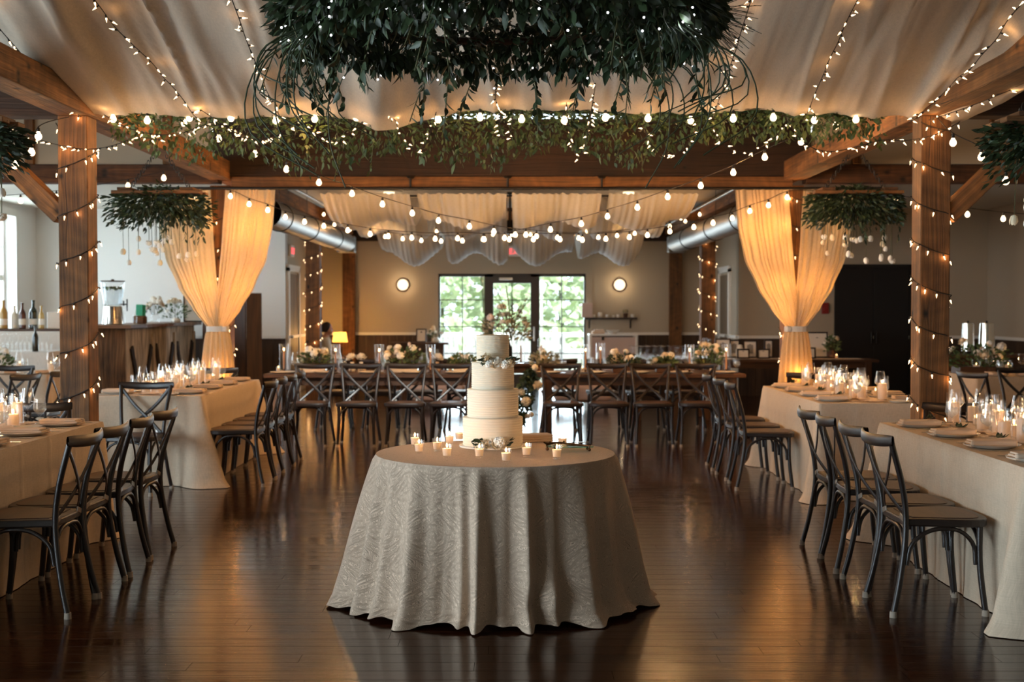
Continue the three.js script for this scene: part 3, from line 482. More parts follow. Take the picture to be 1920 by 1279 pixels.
// ------------------------------------------------------------------ globe strings across the hall
const zA = (x, flip) => { const q = flip ? 1920 - x : x; return q < 960 ? lerp(9.7, 13, (q - 300) / 660) : lerp(13, 19.8, (q - 960) / 362); };
const acrossK = (p) => (p.z > -12.4 ? 2.6 : 0.45);
const listA = [[345, 222], [410, 252], [478, 281], [537, 310], [598, 335], [660, 356], [717, 376], [773, 393], [822, 407], [880, 418], [926, 428], [966, 434], [1006, 437], [1045, 440], [1085, 441], [1122, 440], [1157, 437], [1190, 433], [1224, 428], [1256, 420], [1285, 411]];
globeString('globe string light dropping from the left near post to the far right post', listA.map(([x, y]) => at(x, y, zA(x, false))), 2, acrossK);
globeString('globe string light dropping from the right near post to the far left post', listA.map(([x, y]) => at(1912 - x, y + 6, zA(1912 - x, true))), 2, acrossK);
const listD = [[365, 362], [432, 362], [467, 377], [502, 388], [535, 401], [571, 410], [607, 418], [652, 426], [694, 433], [728, 437], [772, 440], [816, 442], [858, 441]];
globeString('globe string light sagging between the two curtained posts', [...listD.map(([x, y]) => at(x, y, 13.7)), at(908, 443, 13.75), at(955, 443, 13.75), at(1000, 443, 13.75), ...listD.slice().reverse().map(([x, y]) => at(1908 - x, y + 2, 13.7))], 3, 0.5);
{ const pts = []; for (let i = 0; i <= 20; i++) { const s = i / 20; pts.push(at(lerp(607, 1312, s), 398 + 38 * (1 - (2 * s - 1) ** 2), 19.7)); } globeString('globe string light sagging between the two far posts under the swags', pts, 3, 0.35); }
{ const pts = []; for (let i = 0; i <= 12; i++) pts.push(V(lerp(-7.6, -3.4, i / 12), 2.56 + 0.5 * ((i / 12 - 0.5) * 2) ** 2 * 0.5, -12.4)); globeString('globe string light crossing the left aisle towards the bar windows', pts, 6, 0.3); }
{ const pts = []; for (let i = 0; i <= 12; i++) pts.push(V(lerp(3.4, 7.6, i / 12), 2.38 + 0.5 * ((i / 12 - 0.5) * 2) ** 2 * 0.6, -12.4)); globeString('globe string light crossing the right aisle past the black door', pts, 6, 0.4); }
globeString('short globe string light looping past the right near planter', [at(1752, 222, 9.25), at(1787, 258, 8.9), at(1840, 285, 8.8), at(1886, 330, 8.7)], 2, 0.2);
globeString('short globe string light looping past the left near planter', [at(140, 224, 9.25), at(72, 246, 8.9), at(59, 276, 8.8), at(28, 300, 8.7)], 2, 0.2);

// ------------------------------------------------------------------ fairy lights spiralled round the posts
function spiral(label, x, z, w, y0, y1, turns, dir, step, k, seed) {
  const pts = [], h = w / 2 + 0.008, corners = [[-h, h], [h, h], [h, -h], [-h, -h]], n = turns * 4;
  for (let i = 0; i <= n; i++) { const c = corners[((dir > 0 ? i : -i) % 4 + 4) % 4], y = lerp(y0, y1, i / n) + 0.02 * noise(i * 1.3, seed); pts.push(V(x + c[0], y, z + c[1])); }
  const dense = []; for (let i = 0; i < pts.length - 1; i++) for (let j = 0; j < 4; j++) dense.push(pts[i].clone().lerp(pts[i + 1], j / 4).add(V(0, -0.012 * Math.sin(j / 4 * Math.PI), 0)));
  dense.push(pts[pts.length - 1]);
  return miniString(label, dense, step, { seed, lights: 4, k, wireR: 0.004, out: (p, R) => V((p.x - x) * 2.2 + (R() - 0.5) * 0.6, -0.6 - 0.5 * R(), (p.z - z) * 2.2 + (R() - 0.5) * 0.6) });
}
spiral('fairy lights spiralled round the left near post', PX[0], -Z1, PW, 0.5, 2.85, 7, 1, 0.105, 0.03, 101);
spiral('fairy lights spiralled round the right near post', PX[1], -Z1, PW, 0.5, 2.85, 8, -1, 0.105, 0.03, 102);
spiral('fairy lights wrapped round the left far post', PX[0], -Z3, 0.225, 0.4, 2.85, 9, 1, 0.13, 0.03, 103);
spiral('fairy lights wrapped round the right far post', PX[1] + 0.06, -Z3, 0.225, 0.4, 2.85, 9, -1, 0.13, 0.03, 104);
spiral('fairy lights glowing inside the left tied curtain', PX[0], -Z2 - 0.02, PW, 0.3, 2.75, 8, 1, 0.12, 0.12, 105);
spiral('fairy lights glowing inside the right tied curtain', PX[1], -Z2 - 0.02, PW, 0.3, 2.75, 8, -1, 0.12, 0.12, 106);

// ------------------------------------------------------------------ tied sheer curtains
function curtain(label, k) {
  const s = k ? -1 : 1, x0 = PX[k], t = thing('tied_curtain', label, 'curtain', [x0, 0, -Z2 + 0.17]), top = 2.8, tieY = 1.28;
  // s: towards the hall centre. each panel: inner edge runs down the post, outer edge bows out and comes in to the tie
  for (const q of [1, -1]) {
    const outer = [[0, 0.62], [0.25, 0.60], [0.5, 0.53], [0.7, 0.40], [0.85, 0.26], [1, 0.10]], inner = [[0, 0.08], [0.3, 0.05], [0.6, 0.015], [0.8, -0.015], [1, -0.02]];
    const ev = (l, v) => { let i = 0; while (i < l.length - 2 && v > l[i + 1][0]) i++; const f = clamp((v - l[i][0]) / (l[i + 1][0] - l[i][0]), 0, 1); return lerp(l[i][1], l[i + 1][1], f * f * (3 - 2 * f) * 0.4 + f * 0.6); };
    const geo = surface((u, v) => {
      const a = ev(inner, v), b = ev(outer, v) * (q * s > 0 ? 1 : 1.06), x = lerp(a, b, u), gather = 0.55 + 0.75 * v;
      const z = 0.014 * Math.sin(u * 70 + 5 * noise(u * 5, v * 0.5, q)) * (0.5 + 0.5 * noise(u * 13, 2, q)) * (0.6 + 0.6 * v) * Math.min(1, (b - a) * 2.2) + 0.10 * Math.sin(Math.PI * u) * v * (1 - v) * 4 * 0.6 + 0.03 * noise(u * 9, v * 3, 5 + q) * gather;
      return [x * q * s, lerp(top, tieY, v), z + 0.06 * v];
    }, 110, 44, [0.8, 1.6]);
    part('curtain_panel', geo, M.sheer, t);
  }
  part('curtain_tail', surface((u, v) => {
    const a = u * 6.283, r = lerp(0.10, 0.205, Math.pow(v, 0.55)) * (1 + 0.02 * Math.sin(a * 3)), f = 1 + (0.07 + 0.08 * v) * Math.sin(a * 17 + noise(v * 2, a) * 1.5);
    return [Math.cos(a) * r * f * 1.05, lerp(tieY, 0.01, v), 0.05 + Math.sin(a) * r * f * 0.55];
  }, 170, 26, [1.6, 1.3], true), M.sheer, t);
  part('tie_band', surface((u, v) => { const a = u * 6.283; return [Math.cos(a) * (0.122 + 0.006 * Math.sin(a * 12)), tieY + 0.03 - 0.06 * v, 0.05 + Math.sin(a) * 0.082]; }, 60, 3, [1, 1], true), M.clothWhite, t, 'pale fabric tie band');
  part('knot', rbox(0.06, 0.06, 0.05, 0.02, 0.09 * s, tieY, 0.11), M.clothWhite, t);
  for (const q of [-1, 1]) { lamp(t, q * 0.34, 2.35, -0.2, 1.2, AMBER); lamp(t, q * 0.22, 1.75, -0.14, 0.55, AMBER); } lamp(t, 0.13 * s, 1.42, -0.1, 0.2, AMBER); lamp(t, 0, 0.8, 0.05, 0.35, AMBER);
}
curtain('sheer cream curtain tied round the left mid post beside the bar', 0);
curtain('sheer cream curtain tied round the right mid post before the photo table', 1);
solo('curtain_pole', merge([rod(V(-4.05, 2.8, -Z2 + 0.17), V(4.0, 2.8, -Z2 + 0.17), 0.016, 8)]), M.iron, 'black pole along the lower beam carrying curtains and swags', 'pole');
// ------------------------------------------------------------------ fabric swags under the far ceiling
[-1.64, -0.56, 0.5, 1.58].forEach((xc, k) => {
  const knots = [[14.15, 2.78], [16.6, 2.95], [19.4, 2.98], [22.4, 2.98]], sag = [0.36, 0.44, 0.68], R = k * 3.7;
  solo('fabric_swag', surface((u, v) => {
    const i = Math.min(2, Math.floor(v * 3)), f = v * 3 - i, x = lerp(-0.5, 0.5, u) * (1 - 0.03 * Math.sin(Math.PI * f)), [za, ya] = knots[i], [zb, yb] = knots[i + 1];
    const low = 1 + 0.16 * Math.sin(u * 7 + R + i * 2) * 1.0 - 0.12 * Math.pow(Math.abs(u - 0.5) * 2, 6);
    const Z = lerp(za, zb, f), y = lerp(ya, yb, f) - sag[i] * Math.sin(Math.PI * Math.pow(f, 0.9)) * low + 0.018 * noise(u * 16 + R, f * 2, i) + 0.006 * Math.sin(u * 80 + 3 * noise(u * 5, f));
    return [xc + x, Math.min(y, 3.17), -Z];
  }, 80, 60, [0.94, 8]), M.swag, ['leftmost', 'second from left', 'third from left', 'rightmost'][k] + ' white fabric run swagged under the far ceiling', 'drape', 'fabric runs under the far ceiling');
});
for (const [x, w] of [[770, 'left'], [952, 'middle'], [1128, 'right']]) { const p = at(x, 362, Z2 - 0.12), t = thing('pole_bracket', w + ' black bracket holding the swag pole under the beam', 'bracket', [p.x, 0, -Z2 + 0.16]); part('plate', cyl(0.05, 0.03, 0.02, 0, 2.92, -0.02, 10), M.iron, t); part('stem', cyl(0.012, 0.012, 0.13, 0, 2.85, -0.01, 8), M.iron, t); part('saddle', rbox(0.15, 0.025, 0.03, 0.005, 0, 2.79, 0.02), M.iron, t); }
for (const y of [[16.6, 2.97], [19.4, 3.0], [22.4, 3.0]]) solo('swag_pole', rod(V(-2.3, y[1], -y[0]), V(2.3, y[1], -y[0]), 0.012, 8), M.iron, ['first', 'second', 'third'][[16.6, 19.4, 22.4].indexOf(y[0])] + ' thin pole under the far ceiling that the swags pass over', 'pole');
// ------------------------------------------------------------------ cross-back chair (faces +z, origin on the floor under the seat)
function makeChair(pos, turn, label, group) {
  const t = thing('cross_back_chair', label, 'chair', pos, turn, group);
  const sh = new THREE.Shape();
  sh.moveTo(-0.17, -0.19); sh.bezierCurveTo(-0.19, -0.02, -0.225, 0.08, -0.215, 0.15); sh.bezierCurveTo(-0.2, 0.215, -0.1, 0.225, 0, 0.225); sh.bezierCurveTo(0.1, 0.225, 0.2, 0.215, 0.215, 0.15); sh.bezierCurveTo(0.225, 0.08, 0.19, -0.02, 0.17, -0.19); sh.quadraticCurveTo(0, -0.205, -0.17, -0.19);
  const seatG = new THREE.ExtrudeGeometry(sh, { depth: 0.022, bevelEnabled: true, bevelSize: 0.008, bevelThickness: 0.008, bevelSegments: 2, curveSegments: 6 });
  const seat = part('seat', uvm(flat(move(seatG, 0, 0.438, 0, Math.PI / 2, 0, 0).translate(0, 0.03, 0)), 'x'), M.chair, t);
  const inG = new THREE.ExtrudeGeometry(sh, { depth: 0.004, bevelEnabled: false, curveSegments: 6 }); inG.scale(0.84, 0.84, 1);
  part('seat_panel', uvm(flat(move(inG, 0, 0.4795, 0.008, Math.PI / 2, 0, 0)), 'x'), M.seatPanel, seat, 'brown woven seat panel');
  for (const s of [-1, 1]) {
    const leg = part('rear_leg', tube([V(s * 0.218, 0.0, -0.27), V(s * 0.195, 0.2, -0.225), V(s * 0.175, 0.44, -0.195), V(s * 0.187, 0.62, -0.215), V(s * 0.214, 0.86, -0.285)], 0.0155, 16, 7), M.chair, t);
    part('foot_cap', cyl(0.0175, 0.019, 0.03, s * 0.217, 0.015, -0.268, 8), M.felt, leg, 'pale felt foot cap');
    const fl = part('front_leg', tube([V(s * 0.19, 0.44, 0.165), V(s * 0.188, 0.25, 0.168), V(s * 0.2, 0.0, 0.195)], 0.0155, 8, 7), M.chair, t);
    part('foot_cap', cyl(0.0175, 0.019, 0.03, s * 0.2, 0.015, 0.194, 8), M.felt, fl, 'pale felt foot cap');
    part('side_arch', tube([V(s * 0.19, 0.25, -0.195), V(s * 0.188, 0.35, -0.17), V(s * 0.19, 0.415, -0.09), V(s * 0.2, 0.43, 0), V(s * 0.195, 0.415, 0.07), V(s * 0.187, 0.35, 0.135), V(s * 0.186, 0.25, 0.148)], 0.011, 20, 6), M.chair, t);
    // cross slat: from under the top rail on this side down to the opposite rear corner of the seat
    const c = new THREE.CatmullRomCurve3([V(s * 0.2, 0.83, -0.275), V(s * 0.09, 0.70, -0.262 - 0.01 * s), V(s * -0.04, 0.58, -0.235 - 0.006 * s), V(s * -0.155, 0.475, -0.185)]), hw = 0.015;
    part('cross_slat', surface((u, v) => { const p = c.getPoint(v), d = c.getTangent(v), n = V(-d.y * 1, d.x, 0).normalize(), a = u * 6.2832, e = Math.cos(a), f = Math.sin(a); return [p.x + n.x * hw * e, p.y + n.y * hw * e, p.z + 0.0045 * f + 0.004 * s]; }, 8, 14, [0.1, 0.6], true), M.chair, t);
    part('bracket', rbox(0.06, 0.026, 0.006, 0.002, s * 0.135, 0.475, -0.2, 0, 0, -s * 0.35, 1), M.steel, t, 'small metal corner bracket');
  }
  for (const z of [0.168, -0.197]) part(z > 0 ? 'front_arch' : 'rear_arch', tube([V(-0.178, 0.25, z), V(-0.172, 0.35, z), V(-0.11, 0.415, z), V(0, 0.43, z), V(0.11, 0.415, z), V(0.172, 0.35, z), V(0.178, 0.25, z)], 0.011, 20, 6), M.chair, t);
  part('top_rail', surface((u, v) => { // a flat bow, concave to the sitter
    const x = lerp(-0.236, 0.236, u), bow = -0.045 * (1 - (x / 0.236) ** 2), end = Math.pow(Math.abs(x) / 0.236, 6), a = v * 6.2832, hh = (0.03 - 0.006 * end), yy = 0.853 + 0.012 * (x / 0.236) ** 2;
    return [x, yy + hh * Math.cos(a), -0.283 + bow + 0.012 * Math.sin(a) * (1 - 0.4 * end)];
  }, 22, 10, [0.5, 0.1]), M.chair, t);
  return t;
}
let chair0 = null;
function chair(x, Z, turn, label, group) {
  if (!chair0) return (chair0 = makeChair([x, 0, -Z], turn, label, group));
  return copy(chair0, [x, 0, -Z], turn, label, group);
}
const E = Math.PI / 2;                                           // turn for a chair facing +x
[6.36, 6.81, 7.36, 7.82].forEach((Z, i) => chair(2.12, Z, E + [0.03, -0.04, 0.05, -0.02][i], ORD[i] + ' dark cross-back chair from the camera along the near right table', 'chairs on the hall side of the near right table'));
[6.33, 6.76, 7.27, 7.78].forEach((Z, i) => chair(-2.42, Z, -E + [0.02, 0.05, -0.04, 0.06][i], ORD[i] + ' dark cross-back chair from the camera along the near left table', 'chairs on the hall side of the near left table'));
[10.85, 11.32, 11.8, 12.3].forEach((Z, i) => chair(-2.355, Z, -E + [0.03, -0.03, 0.04, 0][i], ORD[i] + ' dark cross-back chair from the camera along the far left draped table', 'chairs on the hall side of the far left table'));
[10.63, 11.23, 11.88].forEach((Z, i) => chair(2.13, Z, E + [0.03, -0.03, 0.04][i], ORD[i] + ' dark cross-back chair from the camera along the far right draped table', 'chairs on the hall side of the far right table'));
[[-2.21, 0], [-1.69, 1], [-1.17, 2], [-0.68, 3]].forEach(([x, i]) => chair(x, 13.86, Math.PI + [0.04, 0, -0.03, 0.02][i], ORD[i] + ' cross-back chair from the left with its back to the cake, left wooden table', 'front chairs of the left wooden table'));
[[0.55, 0], [1.055, 1], [1.545, 2], [2.04, 3]].forEach(([x, i]) => chair(x, 13.86, Math.PI + [-0.03, 0.02, 0, 0.04][i], ORD[i] + ' cross-back chair from the left with its back to the cake, right wooden table', 'front chairs of the right wooden table'));
[-2.2, -1.62, -1.1, -0.6].forEach((x, i) => chair(x, 15.75, 0.03 * i - 0.04, ORD[i] + ' cross-back chair from the left on the far side of the left wooden table', 'far chairs of the left wooden table'));
[0.58, 1.15, 1.65, 2.15].forEach((x, i) => chair(x, 15.75, 0.05 - 0.03 * i, ORD[i] + ' cross-back chair from the left on the far side of the right wooden table', 'far chairs of the right wooden table'));
chair(-3.08, 10.3, Math.PI + 0.06, 'cross-back chair at the near end of the far left draped table, beside the lit post');
chair(-3.1, 8.62, 0.1, 'cross-back chair at the far end of the near left table, before the lit post');
chair(2.9, 8.62, -0.12, 'cross-back chair at the far end of the near right table, before the lit post');
chair(2.85, 12.5, -0.1, 'cross-back chair at the far end of the far right draped table');
chair(-3.05, 13.45, 0.1, 'cross-back chair at the far end of the far left draped table');
chair(-5.36, 13.3, Math.PI, 'cross-back chair with its back to the camera at the left aisle table');
chair(-4.86, 12.0, -E + 0.25, 'nearer of two sideways cross-back chairs in the left aisle');
chair(-4.74, 12.55, -E + 0.1, 'further of two sideways cross-back chairs in the left aisle, by the lit post');
chair(5.3, 12.9, Math.PI - 0.1, 'cross-back chair with its back to the camera at the right aisle table');
chair(4.75, 12.4, E - 0.3, 'nearer of two sideways cross-back chairs in the right aisle');
chair(4.4, 12.75, E - 0.15, 'further of two sideways cross-back chairs in the right aisle, by the lit post');

// ------------------------------------------------------------------ floor-length tablecloths
function clothRect(a, b, h, seed, flare = 0.15, crease = 0) {   // half sizes along x and z
  const r = 0.03, P = 4 * (a + b), nu = 300, nv = 22;
  const edge = (s) => { // point on the table edge, outward normal, distance to the nearest corner
    s = ((s % P) + P) % P; const L = [2 * b, 2 * a, 2 * b, 2 * a]; let k = 0; while (s > L[k]) { s -= L[k]; k++; }
    const dc = Math.min(s, L[k] - s), sg = s < L[k] / 2 ? -1 : 1, f = s - L[k] / 2, w = Math.exp(-dc / 0.05) * 0.5;
    const p = k === 0 ? [a, f] : k === 1 ? [-f, b] : k === 2 ? [-a, -f] : [f, -b], n = k === 0 ? [1, 0] : k === 1 ? [0, 1] : k === 2 ? [-1, 0] : [0, -1], tn = k === 0 ? [0, 1] : k === 1 ? [-1, 0] : k === 2 ? [0, -1] : [1, 0];
    const N = [n[0] * (1 - w) + tn[0] * sg * w, n[1] * (1 - w) + tn[1] * sg * w], l = Math.hypot(...N); return { p, n: [N[0] / l, N[1] / l], dc, s: s + k * 10, k };
  };
  const skirt = surface((u, v) => {
    const e = edge(u * P), t = v, top = smooth(t, 0, 0.04);
    const fold = noise(e.s * 5.2, seed, 0.3) * 0.5 + noise(e.s * 11 + t * 0.5, seed + 4, t * 0.6) * 0.35, cr = crease ? Math.max(0, 1 - Math.abs(((e.s + 0.07) % crease) - crease / 2) / 0.012) * 0.006 : 0;
    const c = Math.exp(-((e.dc / 0.13) ** 2)), inn = Math.exp(-(((e.dc - 0.24) / 0.1) ** 2));
    const off = 0.006 * top + t * (0.008 + 0.03 * fold) + Math.pow(t, 1.15) * flare * c * (1 + 0.25 * Math.sin(e.k * 2.3 + seed)) - 0.045 * inn * t + cr + (t > 0.93 ? (t - 0.93) * 0.35 * (c + 0.2) : 0);
    return [e.p[0] + e.n[0] * off, Math.max(h - t * (h - 0.004) - 0.006 * (1 - top) * 0, 0.004 + 0.02 * Math.max(0, fold) * (t > 0.9 ? (1 - t) : 1) * t), e.p[1] + e.n[1] * off];
  }, nu, nv, [P, h], true);
  const topG = surface((u, v) => { const x = lerp(-a, a, u), z = lerp(-b, b, v); return [x, h + 0.0015 * noise(x * 6, z * 6, seed), z]; }, 20, 30, [2 * a, 2 * b]);
  return merge([skirt, topG]);
}
const TY = 0.765;
const tables = { nearRight: [2.855, 7.02, 0.47, 1.18], nearLeft: [-3.15, 7.08, 0.47, 1.2], farLeft: [-3.1, 11.88, 0.48, 1.22], farRight: [2.865, 10.95, 0.47, 1.12] };
const TN = { nearRight: 'near right table', nearLeft: 'near left table', farLeft: 'far left draped table', farRight: 'far right draped table' };
Object.entries(tables).forEach(([k, [x, Z, a, b]], i) => solo('draped_table', clothRect(a, b, TY, 3 + i * 2.7, [0.15, 0.1, 0.2, 0.14][i], 0.42), M.cloth, ['long guest table under a floor-length beige cloth at the right front', 'long guest table under a floor-length beige cloth at the left front', 'long guest table under a beige cloth with a flared corner, before the left curtain', 'long guest table under a pale cloth before the right curtain'][i], 'table', null, [x, 0, -Z]));
solo('draped_table', clothRect(0.75, 0.6, TY, 21, 0.1), M.cloth, 'guest table under a cloth in the left aisle before the drinks counter', 'table', null, [-5.9, 0, -14.6]);
solo('draped_table', clothRect(0.85, 0.6, TY, 23, 0.1), M.cloth, 'guest table under a cloth in the right aisle before the steel urns', 'table', null, [5.85, 0, -14.2]);

// ------------------------------------------------------------------ round cake table
const CK = [-0.085, 6.5, 0.612];
{
  const [cx, cz, Rr] = CK, h = TY, R = rng(4);
  const folds = [[0.12, 0.10, 0.13], [0.55, 0.03, 0.1], [0.86, 0.09, 0.12], [1.14, 0.04, 0.06], [1.33, 0.12, 0.06], [1.5, 0.03, 0.05], [1.69, 0.12, 0.05], [1.82, 0.05, 0.04], [2.05, 0.03, 0.06], [2.2, 0.12, 0.09], [2.5, 0.05, 0.06], [2.68, 0.09, 0.07], [2.97, 0.13, 0.12], [3.3, 0.06, 0.15], [3.8, 0.1, 0.15], [4.4, 0.1, 0.2], [4.95, 0.1, 0.15], [5.5, 0.09, 0.14], [5.95, 0.1, 0.14], [6.2, 0.05, 0.1]];
  const fold = (a) => { let s = 0; for (const [c, A, w] of folds) for (const o of [-6.2832, 0, 6.2832]) s += A * Math.exp(-(((a - c + o) / w) ** 2)); return s; };
  const skirt = surface((u, v) => {                              // angle 0 = right, pi/2 = towards the camera
    const a = u * 6.2832, t = v, lean = 0.14 * Math.pow(Math.abs(Math.cos(a)), 1.5) + 0.02, f = fold(a) * 1.25 - 0.085 + 0.03 * noise(Math.cos(a) * 6, Math.sin(a) * 6, t) + 0.012 * noise(Math.cos(a) * 17, Math.sin(a) * 17, t * 2);
    const pud = t > 0.92 ? (t - 0.92) / 0.08 : 0;
    const r = Rr + 0.006 * smooth(t, 0, 0.03) + Math.pow(t, 1.05) * lean + f * Math.pow(t, 0.6) * 0.8 + 0.01 * smooth(t, 0.72, 1) + pud * (0.025 + 0.05 * noise(Math.cos(a) * 5 + 3, Math.sin(a) * 5, 2)) + 0.05 * gs(a, 1.18, 0.1) * gs(t, 0.8, 0.12) - 0.05 * gs(a, 1.3, 0.08) * gs(t, 0.85, 0.1);
    const lift = 0.02 * Math.max(0, noise(Math.cos(a) * 7, Math.sin(a) * 7, 9)) * pud + 0.02 * (1 - smooth(f, -0.06, 0.02)) * pud;
    return [Math.cos(a) * r, Math.max(h - Math.pow(t, 1.02) * (h - 0.004), 0.004) + lift, Math.sin(a) * r];
  }, 420, 60, [5.0, 0.85], true);
  const top = surface((u, v) => { const a = u * 6.2832, r = Rr * v; return [Math.cos(a) * r, h, -Math.sin(a) * r]; }, 96, 6, [1, 1]);
  { const p = top.attributes.position, uv = top.attributes.uv; for (let i = 0; i < p.count; i++) uv.setXY(i, p.getX(i), p.getZ(i)); top.computeVertexNormals(); }
  solo('cake_table', merge([skirt, top]), M.cakeCloth, 'round cake table under a beige floor-length cloth with a swirl pattern', 'table', null, [cx, 0, -cz]);
}
// ------------------------------------------------------------------ the cake
{
  const cx = -0.103, cz = 6.78, t = thing('wedding_cake', 'four tier white wedding cake with horizontally ridged icing', 'cake', [cx, TY, -cz]);
  part('cake_board', lathe([[0, 0], [0.178, 0], [0.18, 0.002], [0.18, 0.009], [0.177, 0.011], [0, 0.011]], 64), M.porcelain, t);
  const tiers = [[0.160, 0.150], [0.137, 0.150], [0.113, 0.143], [0.0865, 0.145]]; let y = 0.011;
  tiers.forEach(([r, h], k) => {
    const rings = [11, 12, 14, 15][k], g = surface((u, v) => {
      const a = u * 6.2832; if (v > 0.93) { const f = (v - 0.93) / 0.07; return [Math.cos(a) * r * (1 - f * f) * 1.0, h - 0.001 * f + 0.0008 * noise(Math.cos(a) * 3 * f, Math.sin(a) * 3 * f, k), Math.sin(a) * r * (1 - f * f)]; }
      const q = v / 0.93, wob = 0.10 * noise(Math.cos(a) * 1.6, Math.sin(a) * 1.6, k * 5 + Math.floor(q * rings) * 0.9), ph = q * rings + wob, saw = Math.pow(0.5 - 0.5 * Math.cos(6.2832 * ph), 0.6);
      const rr = r + 0.0032 * (saw - 0.5) + 0.0012 * noise(Math.cos(a) * 4, Math.sin(a) * 4, q * 3 + k) - (q > 0.985 ? 0.004 * (q - 0.985) / 0.015 : 0);
      return [Math.cos(a) * rr, q * h, Math.sin(a) * rr];
    }, 120, rings * 12, [1, 1], true); g.index.array.reverse(); g.computeVertexNormals();
    const m = part('cake_tier', g, M.icing, t); m.position.y = y; y += h;
  });
  // sprays of white flowers on the second joint and at the foot
  const spray = (label, px, py, r, w) => {
    const s = thing('flower_spray', label, 'flowers', [cx, TY, -cz]), R = rng(py), base = atY(px, py, TY); const c = at(px, py, cz - r - 0.005); c.x -= cx; c.y -= TY; c.z += cz;
    for (let k = 0; k < 7; k++) bloom(s, ['rose', 'rose2', 'cluster'][k % 3], k % 3 ? M.petal : M.petalCream, V(c.x + (R() - 0.5) * w * 0.75, c.y + (R() - 0.5) * 0.035, c.z + 0.012 * R()), V(R() - 0.5, R() - 0.2, 1.3), 0.34 + 0.16 * R(), R);
    foliage(s, 34, (i, q) => { const sx = q() < 0.5 ? -1 : 1; return { pos: V(c.x + sx * w * (0.12 + 0.4 * q()), c.y + (q() - 0.4) * 0.03, c.z - 0.004 + 0.012 * q()), dir: V(sx * (0.6 + q()), q() - 0.4, 0.35), size: 0.42 }; }, M.leafDark, [LEAF.round, LEAF.ruscus], 34, R);
    const berries = []; for (let k = 0; k < 9; k++) berries.push(sph(0.0035, c.x - w * (0.3 + 0.3 * R()), c.y + (R() - 0.4) * 0.05, c.z + 0.01, 6, 5)); part('berries', berries, M.leafDark[1], s);
  };
  spray('small white flower spray between the two top cake tiers', 934, 678, 0.112, 0.17);
  spray('small white flower spray at the foot of the cake', 924, 832, 0.165, 0.17);
}
// ------------------------------------------------------------------ candles
const flameGeo = lathe([[0.0005, 0], [0.003, 0.003], [0.0042, 0.008], [0.003, 0.015], [0.0004, 0.024]], 8), wickGeo = cyl(0.0009, 0.0009, 0.01, 0, 0.004, 0, 5);
const cupGeo = lathe([[0.0, 0.001], [0.019, 0.001], [0.0205, 0.008], [0.0265, 0.066], [0.0255, 0.066], [0.0195, 0.01], [0, 0.009]], 20), cupWax = lathe([[0, 0.0105], [0.0188, 0.0105], [0.0235, 0.046], [0.022, 0.045], [0, 0.0445]], 18);
function makeVotive(pos, label, group) { const t = thing('votive_candle', label, 'candle', pos, 0, group); part('glass_cup', cupGeo, M.glass, t); const w = part('wax', cupWax, M.wax, t); const k = part('wick', wickGeo, M.wick, w); k.position.y = 0.0445; const f = part('flame', flameGeo, M.flame, t); f.position.y = 0.049; return t; }
let votive0 = null; const votive = (pos, label, group) => votive0 ? copy(votive0, pos, 0, label, group) : (votive0 = makeVotive(pos, label, group));
[[777.8, 836.5, 'furthest left votive candle at the left rim of the cake table'], [785.8, 849.7, 'votive candle just in front of the furthest left one on the cake table'], [820, 845.8, 'third votive candle from the left on the cake table'], [843, 833.8, 'rear votive candle of the middle trio left of the cake'], [838, 858, 'front votive candle of the middle trio left of the cake'], [861, 827, 'votive candle tucked against the left side of the cake'], [898.8, 859, 'votive candle before the cake, left of its flower spray'], [949, 867, 'front-most votive candle before the cake'], [987.3, 856.4, 'votive candle at the right foot of the cake'], [1044, 860.4, 'votive candle before the glass cutting tray'], [1054.8, 838, 'votive candle behind the glass cutting tray']].forEach(([x, y, l]) => { const p = atY(x, y, TY); votive([p.x, TY, p.z], 'lit ' + l, 'votives on the cake table'); lamp(scene, p.x, TY + 0.062, p.z, 0.042, FIRE, 0.3); });
// pillar in a glass cylinder, made in three heights
function makePillar(h, pos, label, group) {
  const t = thing('pillar_candle', label, 'candle', pos, 0, group), gh = h + 0.06;
  part('glass_cylinder', lathe([[0, 0.001], [0.042, 0.001], [0.044, 0.004], [0.044, gh], [0.0425, gh], [0.0425, 0.005], [0, 0.005]], 22), M.glass, t);
  const w = part('wax', lathe([[0, 0.006], [0.034, 0.006], [0.0345, h - 0.004], [0.032, h], [0.02, h - 0.004], [0, h - 0.006]], 18), M.wax, t); const k = part('wick', wickGeo, M.wick, w); k.position.y = h - 0.006; const f = part('flame', flameGeo, M.flame, t); f.position.y = h; return t;
}
const pillars = {}; const pillar = (h, pos, label, group) => pillars[h] ? copy(pillars[h], pos, 0, label, group) : (pillars[h] = makePillar(h, pos, label, group));
function makeHurricane(pos, label, group) {
  const t = thing('hurricane_candle', label, 'candle', pos, 0, group);
  part('glass_cylinder', lathe([[0, 0.001], [0.05, 0.001], [0.052, 0.004], [0.052, 0.33], [0.05, 0.33], [0.05, 0.006], [0, 0.006]], 22), M.glass, t);
  const w = part('taper', lathe([[0, 0.03], [0.011, 0.03], [0.0085, 0.24], [0.003, 0.244], [0, 0.244]], 12), M.waxBrown, t); part('candle_cup', lathe([[0, 0.006], [0.03, 0.006], [0.03, 0.012], [0.013, 0.016], [0.014, 0.04], [0.011, 0.04], [0.011, 0.03], [0, 0.03]], 14), M.bronze, t); const k = part('wick', wickGeo, M.wick, w); k.position.y = 0.243; const f = part('flame', flameGeo, M.flame, t); f.position.y = 0.247; f.scale.setScalar(1.5); return t;
}
let hur0 = null; const hurricane = (pos, label, group) => hur0 ? copy(hur0, pos, 0, label, group) : (hur0 = makeHurricane(pos, label, group));
